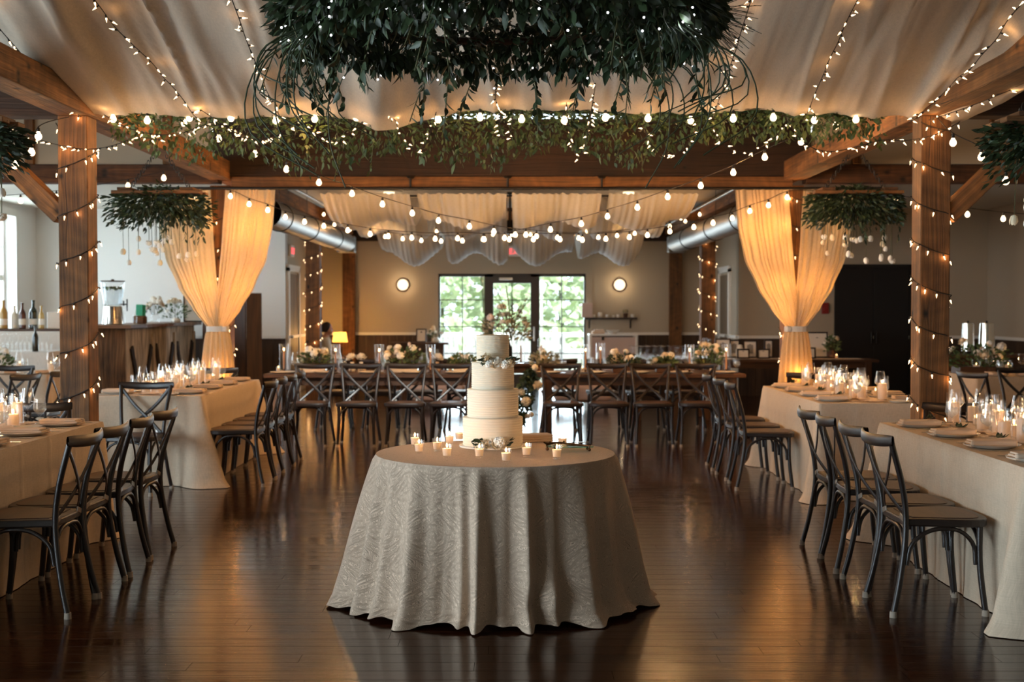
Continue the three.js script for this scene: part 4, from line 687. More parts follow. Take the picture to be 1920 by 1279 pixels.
// ------------------------------------------------------------------ tableware
const gobletGeo = lathe([[0, 0.0], [0.034, 0.0], [0.034, 0.002], [0.008, 0.007], [0.0045, 0.014], [0.0045, 0.045], [0.009, 0.055], [0.036, 0.085], [0.041, 0.1], [0.034, 0.165], [0.0328, 0.165], [0.0396, 0.1], [0.0346, 0.087], [0, 0.06]], 20), gobletWater = lathe([[0, 0.061], [0.0343, 0.0875], [0.039, 0.1], [0.0365, 0.128], [0, 0.128]], 18);
const wineGeo = lathe([[0, 0.0], [0.037, 0.0], [0.037, 0.002], [0.008, 0.007], [0.004, 0.015], [0.004, 0.1], [0.008, 0.108], [0.043, 0.14], [0.044, 0.15], [0.03, 0.235], [0.0288, 0.235], [0.0428, 0.15], [0.0415, 0.141], [0, 0.112]], 20);
const chargerGeo = lathe([[0, 0.004], [0.1, 0.004], [0.108, 0.006], [0.148, 0.02], [0.15, 0.019], [0.11, 0.003], [0.1, 0.0], [0, 0.0]], 36), breadGeo = lathe([[0, 0.003], [0.06, 0.003], [0.066, 0.005], [0.084, 0.014], [0.085, 0.013], [0.065, 0.002], [0.06, 0], [0, 0]], 28);
const napkinGeo = merge([0, 1, 2].map((k) => rbox(0.115 - k * 0.004, 0.011, 0.25 - k * 0.008, 0.005, 0.003 * (k - 1), 0.0065 + k * 0.0115, 0.006 * k)).concat([rbox(0.03, 0.032, 0.245, 0.012, -0.052, 0.018, 0)]));
const knifeGeo = merge([rbox(0.012, 0.004, 0.1, 0.0018, 0, 0.003, 0.06), rbox(0.018, 0.002, 0.12, 0.0009, 0.002, 0.003, -0.05)]), forkGeo = merge([rbox(0.01, 0.003, 0.12, 0.0014, 0, 0.002, 0.04), rbox(0.022, 0.003, 0.03, 0.0014, 0, 0.003, -0.03), ...[-0.009, -0.003, 0.003, 0.009].map((x) => box(0.003, 0.002, 0.05, x, 0.003, -0.068))]);
const sprigGeo = merge([0, 1, 2, 3].map((k) => { const g = LEAF.round.clone(); g.applyMatrix4(new THREE.Matrix4().makeRotationFromEuler(new THREE.Euler(1.25, 0.8 * (k - 1.5), 0, 'YXZ'))); return g.translate(0.004 * k, 0.004, 0.02 * (k % 2)); }));
const protos = {};
function put(name, geo, mat, cat, pos, turn, label, group, extra) {
  if (protos[name]) return copy(protos[name], pos, turn, label, group);
  const o = solo(name, geo, mat, label, cat, group, pos, turn); if (extra) extra(o); return (protos[name] = o);
}
const goblet = (pos, label, group) => put('water_goblet', gobletGeo, M.glass, 'glass', pos, 0, label, group, (o) => part('water', gobletWater, M.water, o));
const wine = (pos, label, group) => put('wine_glass', wineGeo, M.glass, 'glass', pos, 0, label, group);
// one place: inward = direction from the table edge to its middle (+1 / -1 along x)
function place(x, Z, s, who, grp, rich) {
  const z = -Z, y = TY + 0.002, e = s > 0 ? 0 : Math.PI;
  put('dinner_plate', chargerGeo, M.porcelain, 'plate', [x + s * 0.17, y, z], 0, 'pale dinner plate ' + who, 'plates ' + grp);
  put('folded_napkin', napkinGeo, M.napkin, 'napkin', [x + s * 0.16, y + 0.006, z], E * s + 0.1 * noise(x, Z * 3), 'folded blush napkin ' + who, 'napkins ' + grp);
  if (rich) put('leaf_sprig', sprigGeo, M.leafDark[1], 'leaf', [x + s * 0.2, y + 0.047, z + 0.01], E + noise(Z * 2, x), 'dark green leaf sprig ' + who, 'sprigs ' + grp);
  put('table_knife', knifeGeo, M.steel, 'knife', [x + s * 0.14, y, z + s * 0.19], E * s, 'steel table knife ' + who, 'knives ' + grp);
  put('table_fork', forkGeo, M.steel, 'fork', [x + s * 0.14, y, z - s * 0.185], E * s, 'steel table fork ' + who, 'forks ' + grp);
  put('bread_plate', breadGeo, M.porcelain, 'plate', [x + s * 0.3, y, z - s * 0.2], 0, 'small bread plate ' + who, 'bread plates ' + grp);
  goblet([x + s * 0.335, y, z + s * 0.09], 'short stemmed water goblet ' + who, 'goblets ' + grp);
  wine([x + s * 0.385, y, z + s * 0.02], 'tall wine glass ' + who, 'wine glasses ' + grp);
}
Object.entries(tables).forEach(([k, [x, Z, a, b]], ti) => {
  const n = 4, R = rng(300 + ti), name = TN[k], hall = x > 0 ? 1 : -1;
  for (let i = 0; i < n; i++) {
    const z = Z - b + (i + 0.5) * (2 * b / n);
    place(x - hall * a, z, hall, ORD[i] + ' from camera, hall side of ' + name, 'on the hall side of the ' + name, hall > 0 || k === 'farLeft');
    place(x + hall * a, z, -hall, ORD[i] + ' from camera, outer side of ' + name, 'on the outer side of the ' + name, false);
  }
  // crumpled runner and candles down the middle
  const rg = surface((u, v) => { const zz = lerp(-b * 0.9, b * 0.9, v), xx = (u - 0.5) * (0.17 + 0.06 * noise(zz * 5, ti)) + 0.05 * noise(zz * 2.4, ti, 3); return [xx, TY + 0.006 + 0.014 * Math.abs(noise(xx * 22, zz * 9, ti)) + 0.004 * Math.abs(noise(xx * 50, zz * 30, 4)), zz]; }, 24, 90, [0.3, 2.2]);
  solo('table_runner', rg, phyRunner(), 'crumpled gauze runner along the middle of the ' + name, 'runner', null, [x, 0, -Z]);
  const spots = [], minD = 0.075;
  for (let tries = 0; tries < 900 && spots.length < 26; tries++) { const q = [(R() - 0.5) * 0.26, (R() - 0.5) * 1.75 * b, 0]; if (spots.every((p) => Math.hypot(p[0] - q[0], p[1] - q[1]) > 0.098)) spots.push(q); }
  spots.sort((p, q) => q[1] - p[1]);
  let np = 0, nv = 0;
  spots.forEach(([dx, dz], i) => {
    const X = x + dx, zz = -Z + dz, h = [0.13, 0.1, 0, 0.07, 0, 0.13][i % 6];
    if (h) pillar(h, [X, TY + 0.018, zz], (h > 0.12 ? 'tall' : h > 0.09 ? 'medium' : 'low') + ' lit pillar candle in glass, ' + (ORD[np] ?? (np + 1) + 'th') + ' pillar from camera, ' + name, 'pillar candles on the ' + name), np++;
    else votive([X, TY + 0.018, zz], 'lit votive candle among pillars, ' + (ORD[nv] ?? 'last') + ' votive from camera, ' + name, 'votives on the ' + name), nv++;
    if (i % 3 === 0) lamp(scene, X, TY + 0.035 + (h || 0.05), zz, 0.075, FIRE, 0.4);
  });
});
function phyRunner() { return (M.runner ??= phy('#e6cdb0', 0.95, { transmission: 0.2, side: THREE.DoubleSide, bumpMap: weave, bumpScale: 0.001 })); }
// aisle tables
[['left', -5.9, 14.6, 0.75], ['right', 5.85, 14.2, 0.85]].forEach(([w, x, Z, a]) => {
  for (let i = 0; i < 4; i++) {
    const X = x - a + 0.25 + i * 0.36, who = ORD[i] + ' from left, near edge of ' + w + ' aisle table', y = TY + 0.002;
    put('dinner_plate', chargerGeo, M.porcelain, 'plate', [X, y, -Z + 0.42], 0, 'pale dinner plate ' + who, 'plates on the ' + w + ' aisle table');
    put('folded_napkin', napkinGeo, M.napkin, 'napkin', [X, y + 0.006, -Z + 0.42], 0.1 * i, 'folded blush napkin ' + who, 'napkins on the ' + w + ' aisle table');
    goblet([X + 0.14, y, -Z + 0.22], 'short stemmed water goblet ' + who, 'goblets on the ' + w + ' aisle table');
    wine([X + 0.05, y, -Z + 0.16], 'tall wine glass ' + who, 'wine glasses on the ' + w + ' aisle table');
    pillar(0.1, [X - 0.02, y, -Z - 0.05], 'lit pillar candle ' + who, 'pillar candles on the ' + w + ' aisle table');
  }
  for (let i = 0; i < 3; i++) votive([x - 0.35 + i * 0.3, TY + 0.002, -Z + 0.33 - 0.3 * (i % 2)], ORD[i] + ' lit votive from the left on the ' + w + ' aisle table', 'votives on the ' + w + ' aisle table');
  lamp(scene, x - 0.2, TY + 0.18, -Z, 0.08, FIRE, 0.5);
});
// cutting set on the cake table
{
  const p = atY(1068, 845, TY), t = thing('glass_cutting_tray', 'oval glass tray on bronze branch feet beside the cake', 'tray', [p.x, TY, p.z], -0.12);
  const tray = new THREE.CylinderGeometry(1, 1, 0.006, 40); tray.scale(0.125, 1, 0.055); part('glass_plate', move(tray, 0, 0.022, 0), M.greenGlass, t, 'pale green glass plate');
  for (const [x, z] of [[-0.115, 0.02], [0.105, 0.028], [-0.08, -0.045], [0.09, -0.04]]) part('ball_foot', [sph(0.0085, x, 0.009, z, 10, 8), cyl(0.004, 0.004, 0.012, x, 0.02, z, 6)], M.bronze, t);
  part('branch_handle', [tube([V(-0.12, 0.03, 0.02), V(-0.06, 0.04, -0.02), V(0, 0.034, 0.015), V(0.06, 0.03, 0.01), V(0.11, 0.03, 0.028)], 0.0045, 24, 6), ...[[-0.12, 0.034, 0.02], [-0.1, 0.04, 0.008], [0.11, 0.033, 0.03], [0.02, 0.038, 0.0], [-0.03, 0.042, -0.01]].flatMap(([x, y, z]) => [0, 1, 2].map((k) => { const g = LEAF.round.clone(); g.scale(0.4, 0.4, 0.4); return move(g, 0, 0, 0, 1.2, k * 2.1, 0).translate(x, y, z); }))], M.bronze, t);
  const kn = thing('cake_knife', 'cake knife with a twig handle lying on the glass tray', 'knife', [p.x - 0.03, TY + 0.034, p.z - 0.022], 0.5);
  part('blade', rbox(0.14, 0.0025, 0.024, 0.0011, 0.06, 0.002, 0), M.chrome, kn); part('handle', tube([V(-0.01, 0.003, 0), V(-0.05, 0.008, 0.004), V(-0.09, 0.006, -0.003), V(-0.12, 0.012, 0.002)], 0.005, 14, 6), M.bronze, kn);
  const q = atY(1002, 830, TY), bx = thing('folded_linen', 'folded beige linen napkin behind the cake on its table', 'napkin', [q.x, TY, q.z - 0.08], 0.25);
  for (let k = 0; k < 3; k++) part('fold', rbox(0.19 - 0.006 * k, 0.0135, 0.12 - 0.004 * k, 0.006, 0.003 * k, 0.007 + 0.0135 * k, 0), M.napkin, bx);
}
// ------------------------------------------------------------------ wooden head tables
function woodTable(label, x0, x1, Z0, Z1t, h, mat = M.walnut) {
  const t = thing('wooden_table', label, 'table', [(x0 + x1) / 2, 0, -(Z0 + Z1t) / 2]), w = x1 - x0, d = Z1t - Z0, n = Math.max(3, Math.round(d / 0.16));
  for (let i = 0; i < n; i++) part('top_plank', uvm(rbox(w, 0.04, d / n - 0.003, 0.004, 0, h - 0.02, -d / 2 + (i + 0.5) * d / n, 0, 0, 0, 1), 'x', i * 1.7, i), mat, t);
  part('apron', [uvm(box(w - 0.3, 0.09, 0.025, 0, h - 0.085, d / 2 - 0.09), 'x'), uvm(box(w - 0.3, 0.09, 0.025, 0, h - 0.085, -d / 2 + 0.09), 'x'), uvm(box(0.025, 0.09, d - 0.2, w / 2 - 0.16, h - 0.085, 0), 'z'), uvm(box(0.025, 0.09, d - 0.2, -w / 2 + 0.16, h - 0.085, 0), 'z')], mat, t);
  for (const sx of [-1, 1]) for (const sz of [-1, 1]) part('leg', uvm(rbox(0.09, h - 0.04, 0.09, 0.006, sx * (w / 2 - 0.14), (h - 0.04) / 2, sz * (d / 2 - 0.09), 0, 0, 0, 1), 'y'), mat, t);
  return t;
}
woodTable('long dark wooden head table left of the cake, behind a row of chairs', -2.8, -0.34, 14.25, 15.25, 0.76);
woodTable('long dark wooden head table right of the cake, behind a row of chairs', 0.27, 2.64, 14.25, 15.25, 0.76);
woodTable('small wooden table in the gap behind the cake with the tall bouquet', -0.62, 0.62, 16.9, 17.6, 0.76);
// flower boxes: w across, h of the blooms above the table
function arrangement(label, x, y, Z, o = {}) {
  const { w = 0.34, d = 0.16, hh = 0.2, boxH = 0.07, blooms = 14, leaves = 240, mats = M.leaf, boxMat = M.porcelain, vase = false, seed = 1, kinds = ['rose', 'rose2', 'cluster', 'tulip'] } = o;
  const t = thing('flower_arrangement', label, 'flowers', [x, y, -Z]), R = rng(seed);
  if (vase) part('vase', lathe([[0, 0], [0.06, 0], [0.075, 0.03], [0.07, boxH * 0.6], [0.045, boxH * 0.9], [0.055, boxH], [0.05, boxH], [0.04, boxH * 0.88], [0, boxH * 0.6]], 20), boxMat, t);
  else part('box', [rbox(w * 0.72, boxH, d, 0.006, 0, boxH / 2, 0)], boxMat, t);
  const st = [];
  for (let k = 0; k < blooms; k++) { const a = (R() - 0.5) * 2, X = a * w * 0.42, Zz = (R() - 0.5) * d * 0.9, Y = boxH + hh * (0.35 + 0.6 * R()) * (1 - 0.35 * a * a), b = V(X, Y, Zz); st.push([V(X * 0.5, boxH * 0.8, Zz * 0.4), b]); bloom(t, kinds[k % kinds.length], [M.petal, M.petalCream, M.petal, M.petalPink][k % 4], b, V(a, 0.9, Zz * 4 + 0.4), 0.5 + 0.4 * R(), R); }
  stems(t, st, 0.002);
  foliage(t, leaves, (i, r) => { const a = (r() - 0.5) * 2, X = a * w * 0.5, Zz = (r() - 0.5) * d, Y = boxH + hh * 0.75 * r() * (1 - 0.3 * a * a) - 0.02; return { pos: V(X, Y, Zz), dir: V(a * 1.2 + r() - 0.5, 0.6 * r() + 0.2, (r() - 0.4) * 1.2), size: 0.85 }; }, mats, [LEAF.round, LEAF.ruscus, LEAF.olive], 24, R);
  return t;
}
const px = (p, Z) => (p - 960) * Z / FOCAL, HT = 0.76;
arrangement('box of white roses and dried flowers at the left end of the left head table', px(591, 14.7), HT, 14.7, { w: 0.36, hh: 0.24, seed: 11 });
arrangement('wide box of tall white flowers near the middle of the left head table', px(757, 14.7), HT, 14.7, { w: 0.46, hh: 0.3, blooms: 18, leaves: 240, seed: 12 });
arrangement('low mixed greenery box at the right end of the left head table', px(868, 14.7), HT, 14.7, { w: 0.3, hh: 0.2, seed: 13, blooms: 6 });
arrangement('terracotta pot of dry greenery at the left end of the right head table', px(1021, 14.75), HT, 14.75, { w: 0.3, hh: 0.24, blooms: 4, seed: 14, mats: M.leafDry, boxMat: M.beam });
arrangement('box of white roses second along the right head table', px(1168, 14.7), HT, 14.7, { w: 0.34, hh: 0.2, seed: 15, mats: M.leafDark, boxMat: M.walnut });
arrangement('low box of creamy blooms third along the right head table', px(1245, 14.7), HT, 14.7, { w: 0.26, hh: 0.16, seed: 16, blooms: 8, boxMat: M.walnut });
arrangement('round white bouquet at the right end of the right head table', px(1327, 14.7), HT, 14.7, { w: 0.34, hh: 0.3, seed: 17, blooms: 15, vase: true, boxH: 0.1, boxMat: M.glass });
arrangement('tall loose bouquet rising behind the top of the cake', px(950, 17.2), HT, 17.2, { w: 0.62, d: 0.4, hh: 0.5, boxH: 0.32, blooms: 14, leaves: 420, seed: 18, vase: true, boxMat: M.black, mats: M.leafDry, kinds: ['cluster', 'rose', 'cluster'] });
{ // long twigs in the tall bouquet
  const t = thing('dry_twigs', 'spray of long dry twigs leaning out of the tall bouquet', 'twigs', [px(958, 17.15), HT + 0.3, -17.15]), R = rng(8);
  for (let k = 0; k < 11; k++) { const a = -0.9 + 1.7 * R(), L = 0.45 + 0.35 * R(), e = V(Math.sin(a) * L * 0.6, L * 0.95, (R() - 0.5) * 0.2), c = new THREE.CatmullRomCurve3([V(0, 0, 0), V(e.x * 0.35, e.y * 0.55, e.z * 0.5), e]); part('twig', new THREE.TubeGeometry(c, 8, 0.003, 4), M.stem, t); foliage(t, 34, (i, r) => ({ pos: c.getPoint(0.3 + 0.7 * i / 34), dir: V(r() - 0.5, 0.8, r() - 0.5), size: 0.55 }), M.leafDry, [LEAF.olive, LEAF.thin], 0, R, 'twig_leaves'); }
}
{ // garland falling over the left corner of the right head table
  const t = thing('corner_garland', 'leafy flower garland falling over the left end of the right head table', 'garland', [0.24, HT, -14.3]), R = rng(9);
  foliage(t, 700, (i, r) => { const f = r(), s = 0.09 + 0.13 * Math.sin(Math.PI * Math.min(1, f * 1.1)); return { pos: V(-0.03 - 0.13 * f + (r() - 0.5) * s, 0.06 - 0.62 * f, 0.04 + (r() - 0.5) * s), dir: V(r() - 0.6, -0.6 + 0.7 * r(), r() - 0.3), size: 0.95 }; }, M.leafDark, [LEAF.round, LEAF.ruscus, LEAF.olive], 60, R);
  for (const [x, y, k, s] of [[-0.08, -0.3, 'cluster', 0.95], [-0.02, -0.45, 'tulip', 1.5], [-0.06, -0.47, 'tulip', 1.4], [0.05, -0.12, 'rose', 0.8], [-0.14, -0.2, 'rose', 0.7], [-0.18, -0.55, 'rose', 0.6], [0.02, 0.08, 'cluster', 0.6]]) bloom(t, k, M.petalCream, V(x, y, 0.12), V(-0.2, 0.1, 1), s, R);
}
[[532, 14.7], [629, 14.5], [711, 14.5], [807, 14.5], [1098, 14.5], [1126, 15.0], [1293, 14.5], [1362, 14.6]].forEach(([p, Z], i) => { const o = [px(p, Z), HT + 0.001, -Z]; hurricane(o, ORD[i] + ' tall glass cylinder with a lit taper from the left on the head tables', 'taper cylinders on the head tables'); lamp(scene, o[0], HT + 0.27, o[2], 0.05, FIRE, 0.5); });
[[-0.45, 17.1], [0.12, 17.05], [0.4, 17.15]].forEach(([x, Z], i) => { hurricane([x, HT + 0.001, -Z], ORD[i] + ' taper cylinder from the left on the small table behind the cake', 'taper cylinders on the small table'); });
for (const [side2, x0] of [['left', -2.62], ['right', 0.42]]) for (let i = 0; i < 5; i++) {
  const x = x0 + i * 0.5, who = ORD[i] + ' from the left on the ' + side2 + ' head table';
  put('dinner_plate', chargerGeo, M.porcelain, 'plate', [x, HT + 0.001, -14.45], 0, 'pale dinner plate ' + who, 'plates on the ' + side2 + ' head table');
  goblet([x + 0.17, HT + 0.001, -14.6], 'short stemmed water goblet ' + who, 'goblets on the ' + side2 + ' head table');
  wine([x + 0.1, HT + 0.001, -14.68], 'tall wine glass ' + who, 'wine glasses on the ' + side2 + ' head table');
  goblet([x + 0.05, HT + 0.001, -14.95], 'water goblet on the far edge, ' + who, 'far goblets on the ' + side2 + ' head table');
  votive([x - 0.1, HT + 0.001, -14.72], 'lit votive candle ' + who, 'votives on the ' + side2 + ' head table');
}
[[660, 'white bud vase with one rose, left of a pair on the left head table'], [677, 'white bud vase with one rose, right of a pair on the left head table'], [820, 'blush bud vase with dry stems on the left head table']].forEach(([p, l], i) => {
  const t = thing('bud_vase', l, 'vase', [px(p, 14.8), HT + 0.001, -14.8]); part('body', lathe([[0, 0], [0.035, 0], [0.042, 0.03], [0.036, 0.08], [0.02, 0.1], [0.024, 0.115], [0.02, 0.115], [0.016, 0.1], [0, 0.06]], 18), i < 2 ? M.porcelain : M.napkin, t); const R = rng(i + 40);
  stems(t, [[V(0, 0.06, 0), V(0.012 * (i - 1), 0.16, 0)]]); bloom(t, 'rose', M.petal, V(0.012 * (i - 1), 0.165, 0), V(0.4 * (i - 1), 1, 0.3), 0.95, R);
});
// ------------------------------------------------------------------ end of the hall
for (const [p, w] of [[755, 'left'], [1162, 'right']]) {
  const c = at(p, 534, Z4 - 0.06), t = thing('wall_sconce', 'round glowing wall light ' + w + ' of the garden doors', 'wall light', [c.x, c.y, -Z4]);
  part('back_plate', move(cyl(0.125, 0.125, 0.03, 0, 0, 0, 32), 0, 0, 0.016, E, 0, 0), M.bronze, t); part('glow_bowl', move(lathe([[0, 0.062], [0.04, 0.058], [0.08, 0.044], [0.105, 0.02], [0.108, 0]], 28), 0, 0, 0.028, E, 0, 0), M.lampGlow, t, 'frosted glowing bowl'); lamp(t, 0, 0, 0.14, 0.42, new THREE.Color(1, 0.72, 0.42), 4);
}
for (const [p, w] of [[730, 'left'], [1178, 'right']]) { const x = px(p, 18.4), t = thing('ceiling_light', 'flush round ceiling light, ' + w + ' one above the fabric swags', 'ceiling light', [x, H2, -18.4]); part('canopy_plate', cyl(0.19, 0.19, 0.015, 0, -0.008, 0, 28), M.ceiling, t); part('glow_drum', cyl(0.08, 0.08, 0.06, 0, -0.045, 0, 20), M.lampGlow, t); lamp(t, 0, -0.1, 0, 0.15, new THREE.Color(1, 0.75, 0.48), 3); }
{
  const t = thing('ceiling_speaker', 'small brown ceiling speaker hanging in the gap between the middle fabric runs', 'speaker', [-0.03, 0, -18.6]);
  part('drop_rod', cyl(0.014, 0.014, 0.42, 0, 2.99, 0, 8), M.iron, t); part('ceiling_cup', cyl(0.05, 0.035, 0.03, 0, 3.185, 0, 14), M.iron, t); part('cabinet', rbox(0.17, 0.2, 0.18, 0.012, 0, 2.69, 0), M.walnut, t); part('grille', rbox(0.14, 0.17, 0.01, 0.004, 0, 2.69, 0.094), M.black, t);
}
// exit signs
const { FontLoader } = await import('three/addons/loaders/FontLoader.js'), { TextGeometry } = await import('three/addons/geometries/TextGeometry.js');
const font = await new FontLoader().loadAsync('fonts/droid/droid_sans_bold.typeface.json');
function exitSign(label, pos, turn) {
  const t = thing('exit_sign', label, 'exit sign', pos, turn); part('housing', rbox(0.32, 0.2, 0.05, 0.008, 0, 0, 0.025), M.trim, t);
  const g = new TextGeometry('EXIT', { font, size: 0.11, depth: 0.008, curveSegments: 3, bevelEnabled: false }); g.computeBoundingBox(); const b = g.boundingBox; g.translate(-(b.max.x + b.min.x) / 2, -(b.max.y + b.min.y) / 2, 0.05); part('letters', g, M.exitRed, t, 'glowing red letters reading EXIT');
}
exitSign('red lit exit sign above the garden door between the swags', [0.10, 2.6, -Z4 + 0.002], 0);
exitSign('red lit exit sign above the tan door in the left recess', [-XR + 0.002, 2.5, -22.15], E);
// ducts
PX.forEach((x, k) => {
  const t = thing('air_duct', 'round steel air duct behind the ' + side(k) + ' curtain, under the ceiling', 'duct', [k ? 2.84 : -2.86, 2.62, -18.2]);
  const rg = []; for (let i = 0; i <= 60; i++) { rg.push([0.165 + (i % 6 === 0 ? 0.004 : 0), -3.4 + i * 0.113]); } part('duct_tube', move(lathe(rg, 24), 0, 0, 0, E, 0, 0), M.duct, t); part('end_collar', move(cyl(0.15, 0.17, 0.18, 0, 0, 0, 20), 0, 0, -3.48, E, 0, 0), M.duct, t); part('outlet_box', rbox(0.3, 0.28, 0.3, 0.02, 0, -0.02, -3.7), M.duct, t);
  for (const z of [-2, 0.5, 2.6]) part('strap', [move(new THREE.TorusGeometry(0.172, 0.006, 5, 24), 0, 0, z), cyl(0.004, 0.004, 0.42, 0, 0.37, z, 5)], M.iron, t);
});
solo('conduit_rail', merge([rod(V(-2.55, 2.9, -14.3), V(-2.55, 2.9, -22), 0.022, 8), rod(V(-2.46, 2.86, -14.3), V(-2.46, 2.86, -22), 0.014, 8)]), M.duct, 'pair of steel conduits running beside the left duct', 'pipe');
solo('conduit_rail', merge([rod(V(2.6, 2.9, -14.3), V(2.6, 2.9, -22), 0.02, 8)]), M.duct, 'steel conduit running beside the right duct', 'pipe');
solo('fire_alarm', merge([rbox(0.12, 0.19, 0.05, 0.008, 0, 0, 0.025), rbox(0.07, 0.05, 0.03, 0.006, 0, -0.02, 0.055)]), M.red, 'small red fire alarm on the wall left of the black door', 'alarm', null, [5.36, 1.5, -ZB + 0.001]);
// upholstered benches
[[-1.13, 'left'], [1.05, 'right']].forEach(([x, w]) => { const t = thing('upholstered_bench', 'blush upholstered bench seen under the ' + w + ' head table', 'bench', [x, 0, -19]); part('cushion', rbox(0.86, 0.24, 0.5, 0.06, 0, 0.25, 0, 0, 0, 0, 3), M.pink, t); part('base_rail', rbox(0.8, 0.04, 0.44, 0.008, 0, 0.12, 0), M.walnut, t); for (const a of [-1, 1]) for (const b of [-1, 1]) part('leg', cyl(0.02, 0.014, 0.12, a * 0.36, 0.06, b * 0.18, 8), M.walnut, t); });
// serving corner right of the doors
{
  const sh = thing('wall_shelf', 'dark wall shelf holding small pots right of the garden doors', 'shelf', [1.9, 1.3, -Z4 + 0.14]); part('board', rbox(1.02, 0.04, 0.26, 0.005, 0, 0, 0), M.frame, sh); for (const x of [-0.4, 0.4]) part('shelf_bracket', [box(0.03, 0.18, 0.02, x, -0.1, -0.12), box(0.03, 0.02, 0.2, x, -0.025, -0.02)], M.iron, sh);
  [[1.58, 'cream jar', 0.03, 0.06], [1.7, 'tall cream jar', 0.04, 0.1], [1.84, 'white pot', 0.035, 0.06], [1.96, 'small white pot', 0.03, 0.045], [2.05, 'cream pot', 0.035, 0.06], [2.33, 'white mug', 0.04, 0.065]].forEach(([x, n, r, h]) => solo('pot', lathe([[0, 0], [r * 0.8, 0], [r, h * 0.3], [r * 0.95, h], [r * 0.85, h], [r * 0.85, h * 0.2], [0, h * 0.2]], 16), M.porcelain, n + ' on the dark wall shelf', 'pot', 'pots on the wall shelf', [x, 1.3205, -Z4 + 0.14]));
  const pl = thing('potted_plant', 'small potted plant on the dark wall shelf', 'plant', [2.19, 1.3205, -Z4 + 0.14]); part('pot', cyl(0.05, 0.038, 0.08, 0, 0.04, 0, 14), M.walnut, pl); foliage(pl, 60, (i, r) => ({ pos: V((r() - 0.5) * 0.1, 0.08 + 0.05 * r(), (r() - 0.5) * 0.1), dir: V(r() - 0.5, 0.9, r() - 0.5), size: 0.7 }), M.leafDry, [LEAF.round], 8, rng(61));
  solo('card_box', rbox(0.34, 0.28, 0.22, 0.01), M.pink, 'pale pink box standing on the left end of the dark wall shelf', 'box', null, [1.45, 1.4605, -Z4 + 0.15]).scale.set(0.6, 1, 0.5);
  const ct = thing('serving_cart', 'white framed serving cart with a pale panel below the wall shelf', 'cart', [1.9, 0, -23.9]); part('top', rbox(0.92, 0.04, 0.5, 0.01, 0, 1.0, 0), M.trim, ct); part('front_panel', rbox(0.82, 0.72, 0.03, 0.008, 0, 0.6, 0.22), M.pink, ct); part('side_panel', [rbox(0.03, 0.72, 0.42, 0.006, -0.42, 0.6, 0), rbox(0.03, 0.72, 0.42, 0.006, 0.42, 0.6, 0)], M.pink, ct); for (const a of [-1, 1]) for (const b of [-1, 1]) part('leg', rbox(0.05, 0.98, 0.05, 0.008, a * 0.43, 0.49, b * 0.22), M.trim, ct); part('latch', rbox(0.05, 0.06, 0.03, 0.005, -0.2, 0.93, 0.245), M.iron, ct); part('lower_shelf', rbox(0.84, 0.03, 0.44, 0.005, 0, 0.2, 0), M.trim, ct);
  solo('serving_bowl', lathe([[0, 0], [0.06, 0], [0.12, 0.05], [0.135, 0.07], [0.128, 0.07], [0.11, 0.05], [0.05, 0.012], [0, 0.012]], 28), M.porcelain, 'wide white bowl on the serving cart', 'bowl', null, [1.9, 1.021, -23.8]);
  solo('folded_cloth', merge([rbox(0.24, 0.05, 0.18, 0.02, 0, 0.025, 0), rbox(0.2, 0.04, 0.15, 0.018, 0.01, 0.06, 0)]), M.napkin, 'folded cloth on the left of the serving cart', 'cloth', null, [1.62, 1.021, -23.8]);
  // table of upturned glasses
  woodTable('side table packed with upturned glasses beside the right far post', 1.55, 2.75, 16.9, 17.6, 0.77);
  const up = lathe([[0.036, 0], [0.037, 0.002], [0.043, 0.085], [0.042, 0.095], [0.008, 0.127], [0.004, 0.135], [0.004, 0.2], [0.008, 0.21], [0.036, 0.216], [0.036, 0.219], [0, 0.219]], 14);
  for (let r = 0; r < 4; r++) for (let c = 0; c < 11; c++) put('upturned_glass', up, M.glass, 'glass', [1.64 + c * 0.1, 0.771, -17.0 - r * 0.13], 0, 'upturned glass ' + ORD[c] + ' from left in the ' + ['front', 'second', 'third', 'rear'][r] + ' row of the glasses table', 'upturned glasses on the side table');
  [[2.66, -17.05], [2.62, -17.3], [2.68, -17.5]].forEach(([x, z], i) => solo('water_bottle', lathe([[0, 0], [0.04, 0], [0.042, 0.02], [0.042, 0.2], [0.018, 0.27], [0.016, 0.32], [0.014, 0.32], [0, 0.3]], 16), M.glass, ORD[i] + ' clear water bottle from the camera at the right end of the glasses table', 'bottle', 'water bottles', [x, 0.771, z]));
}
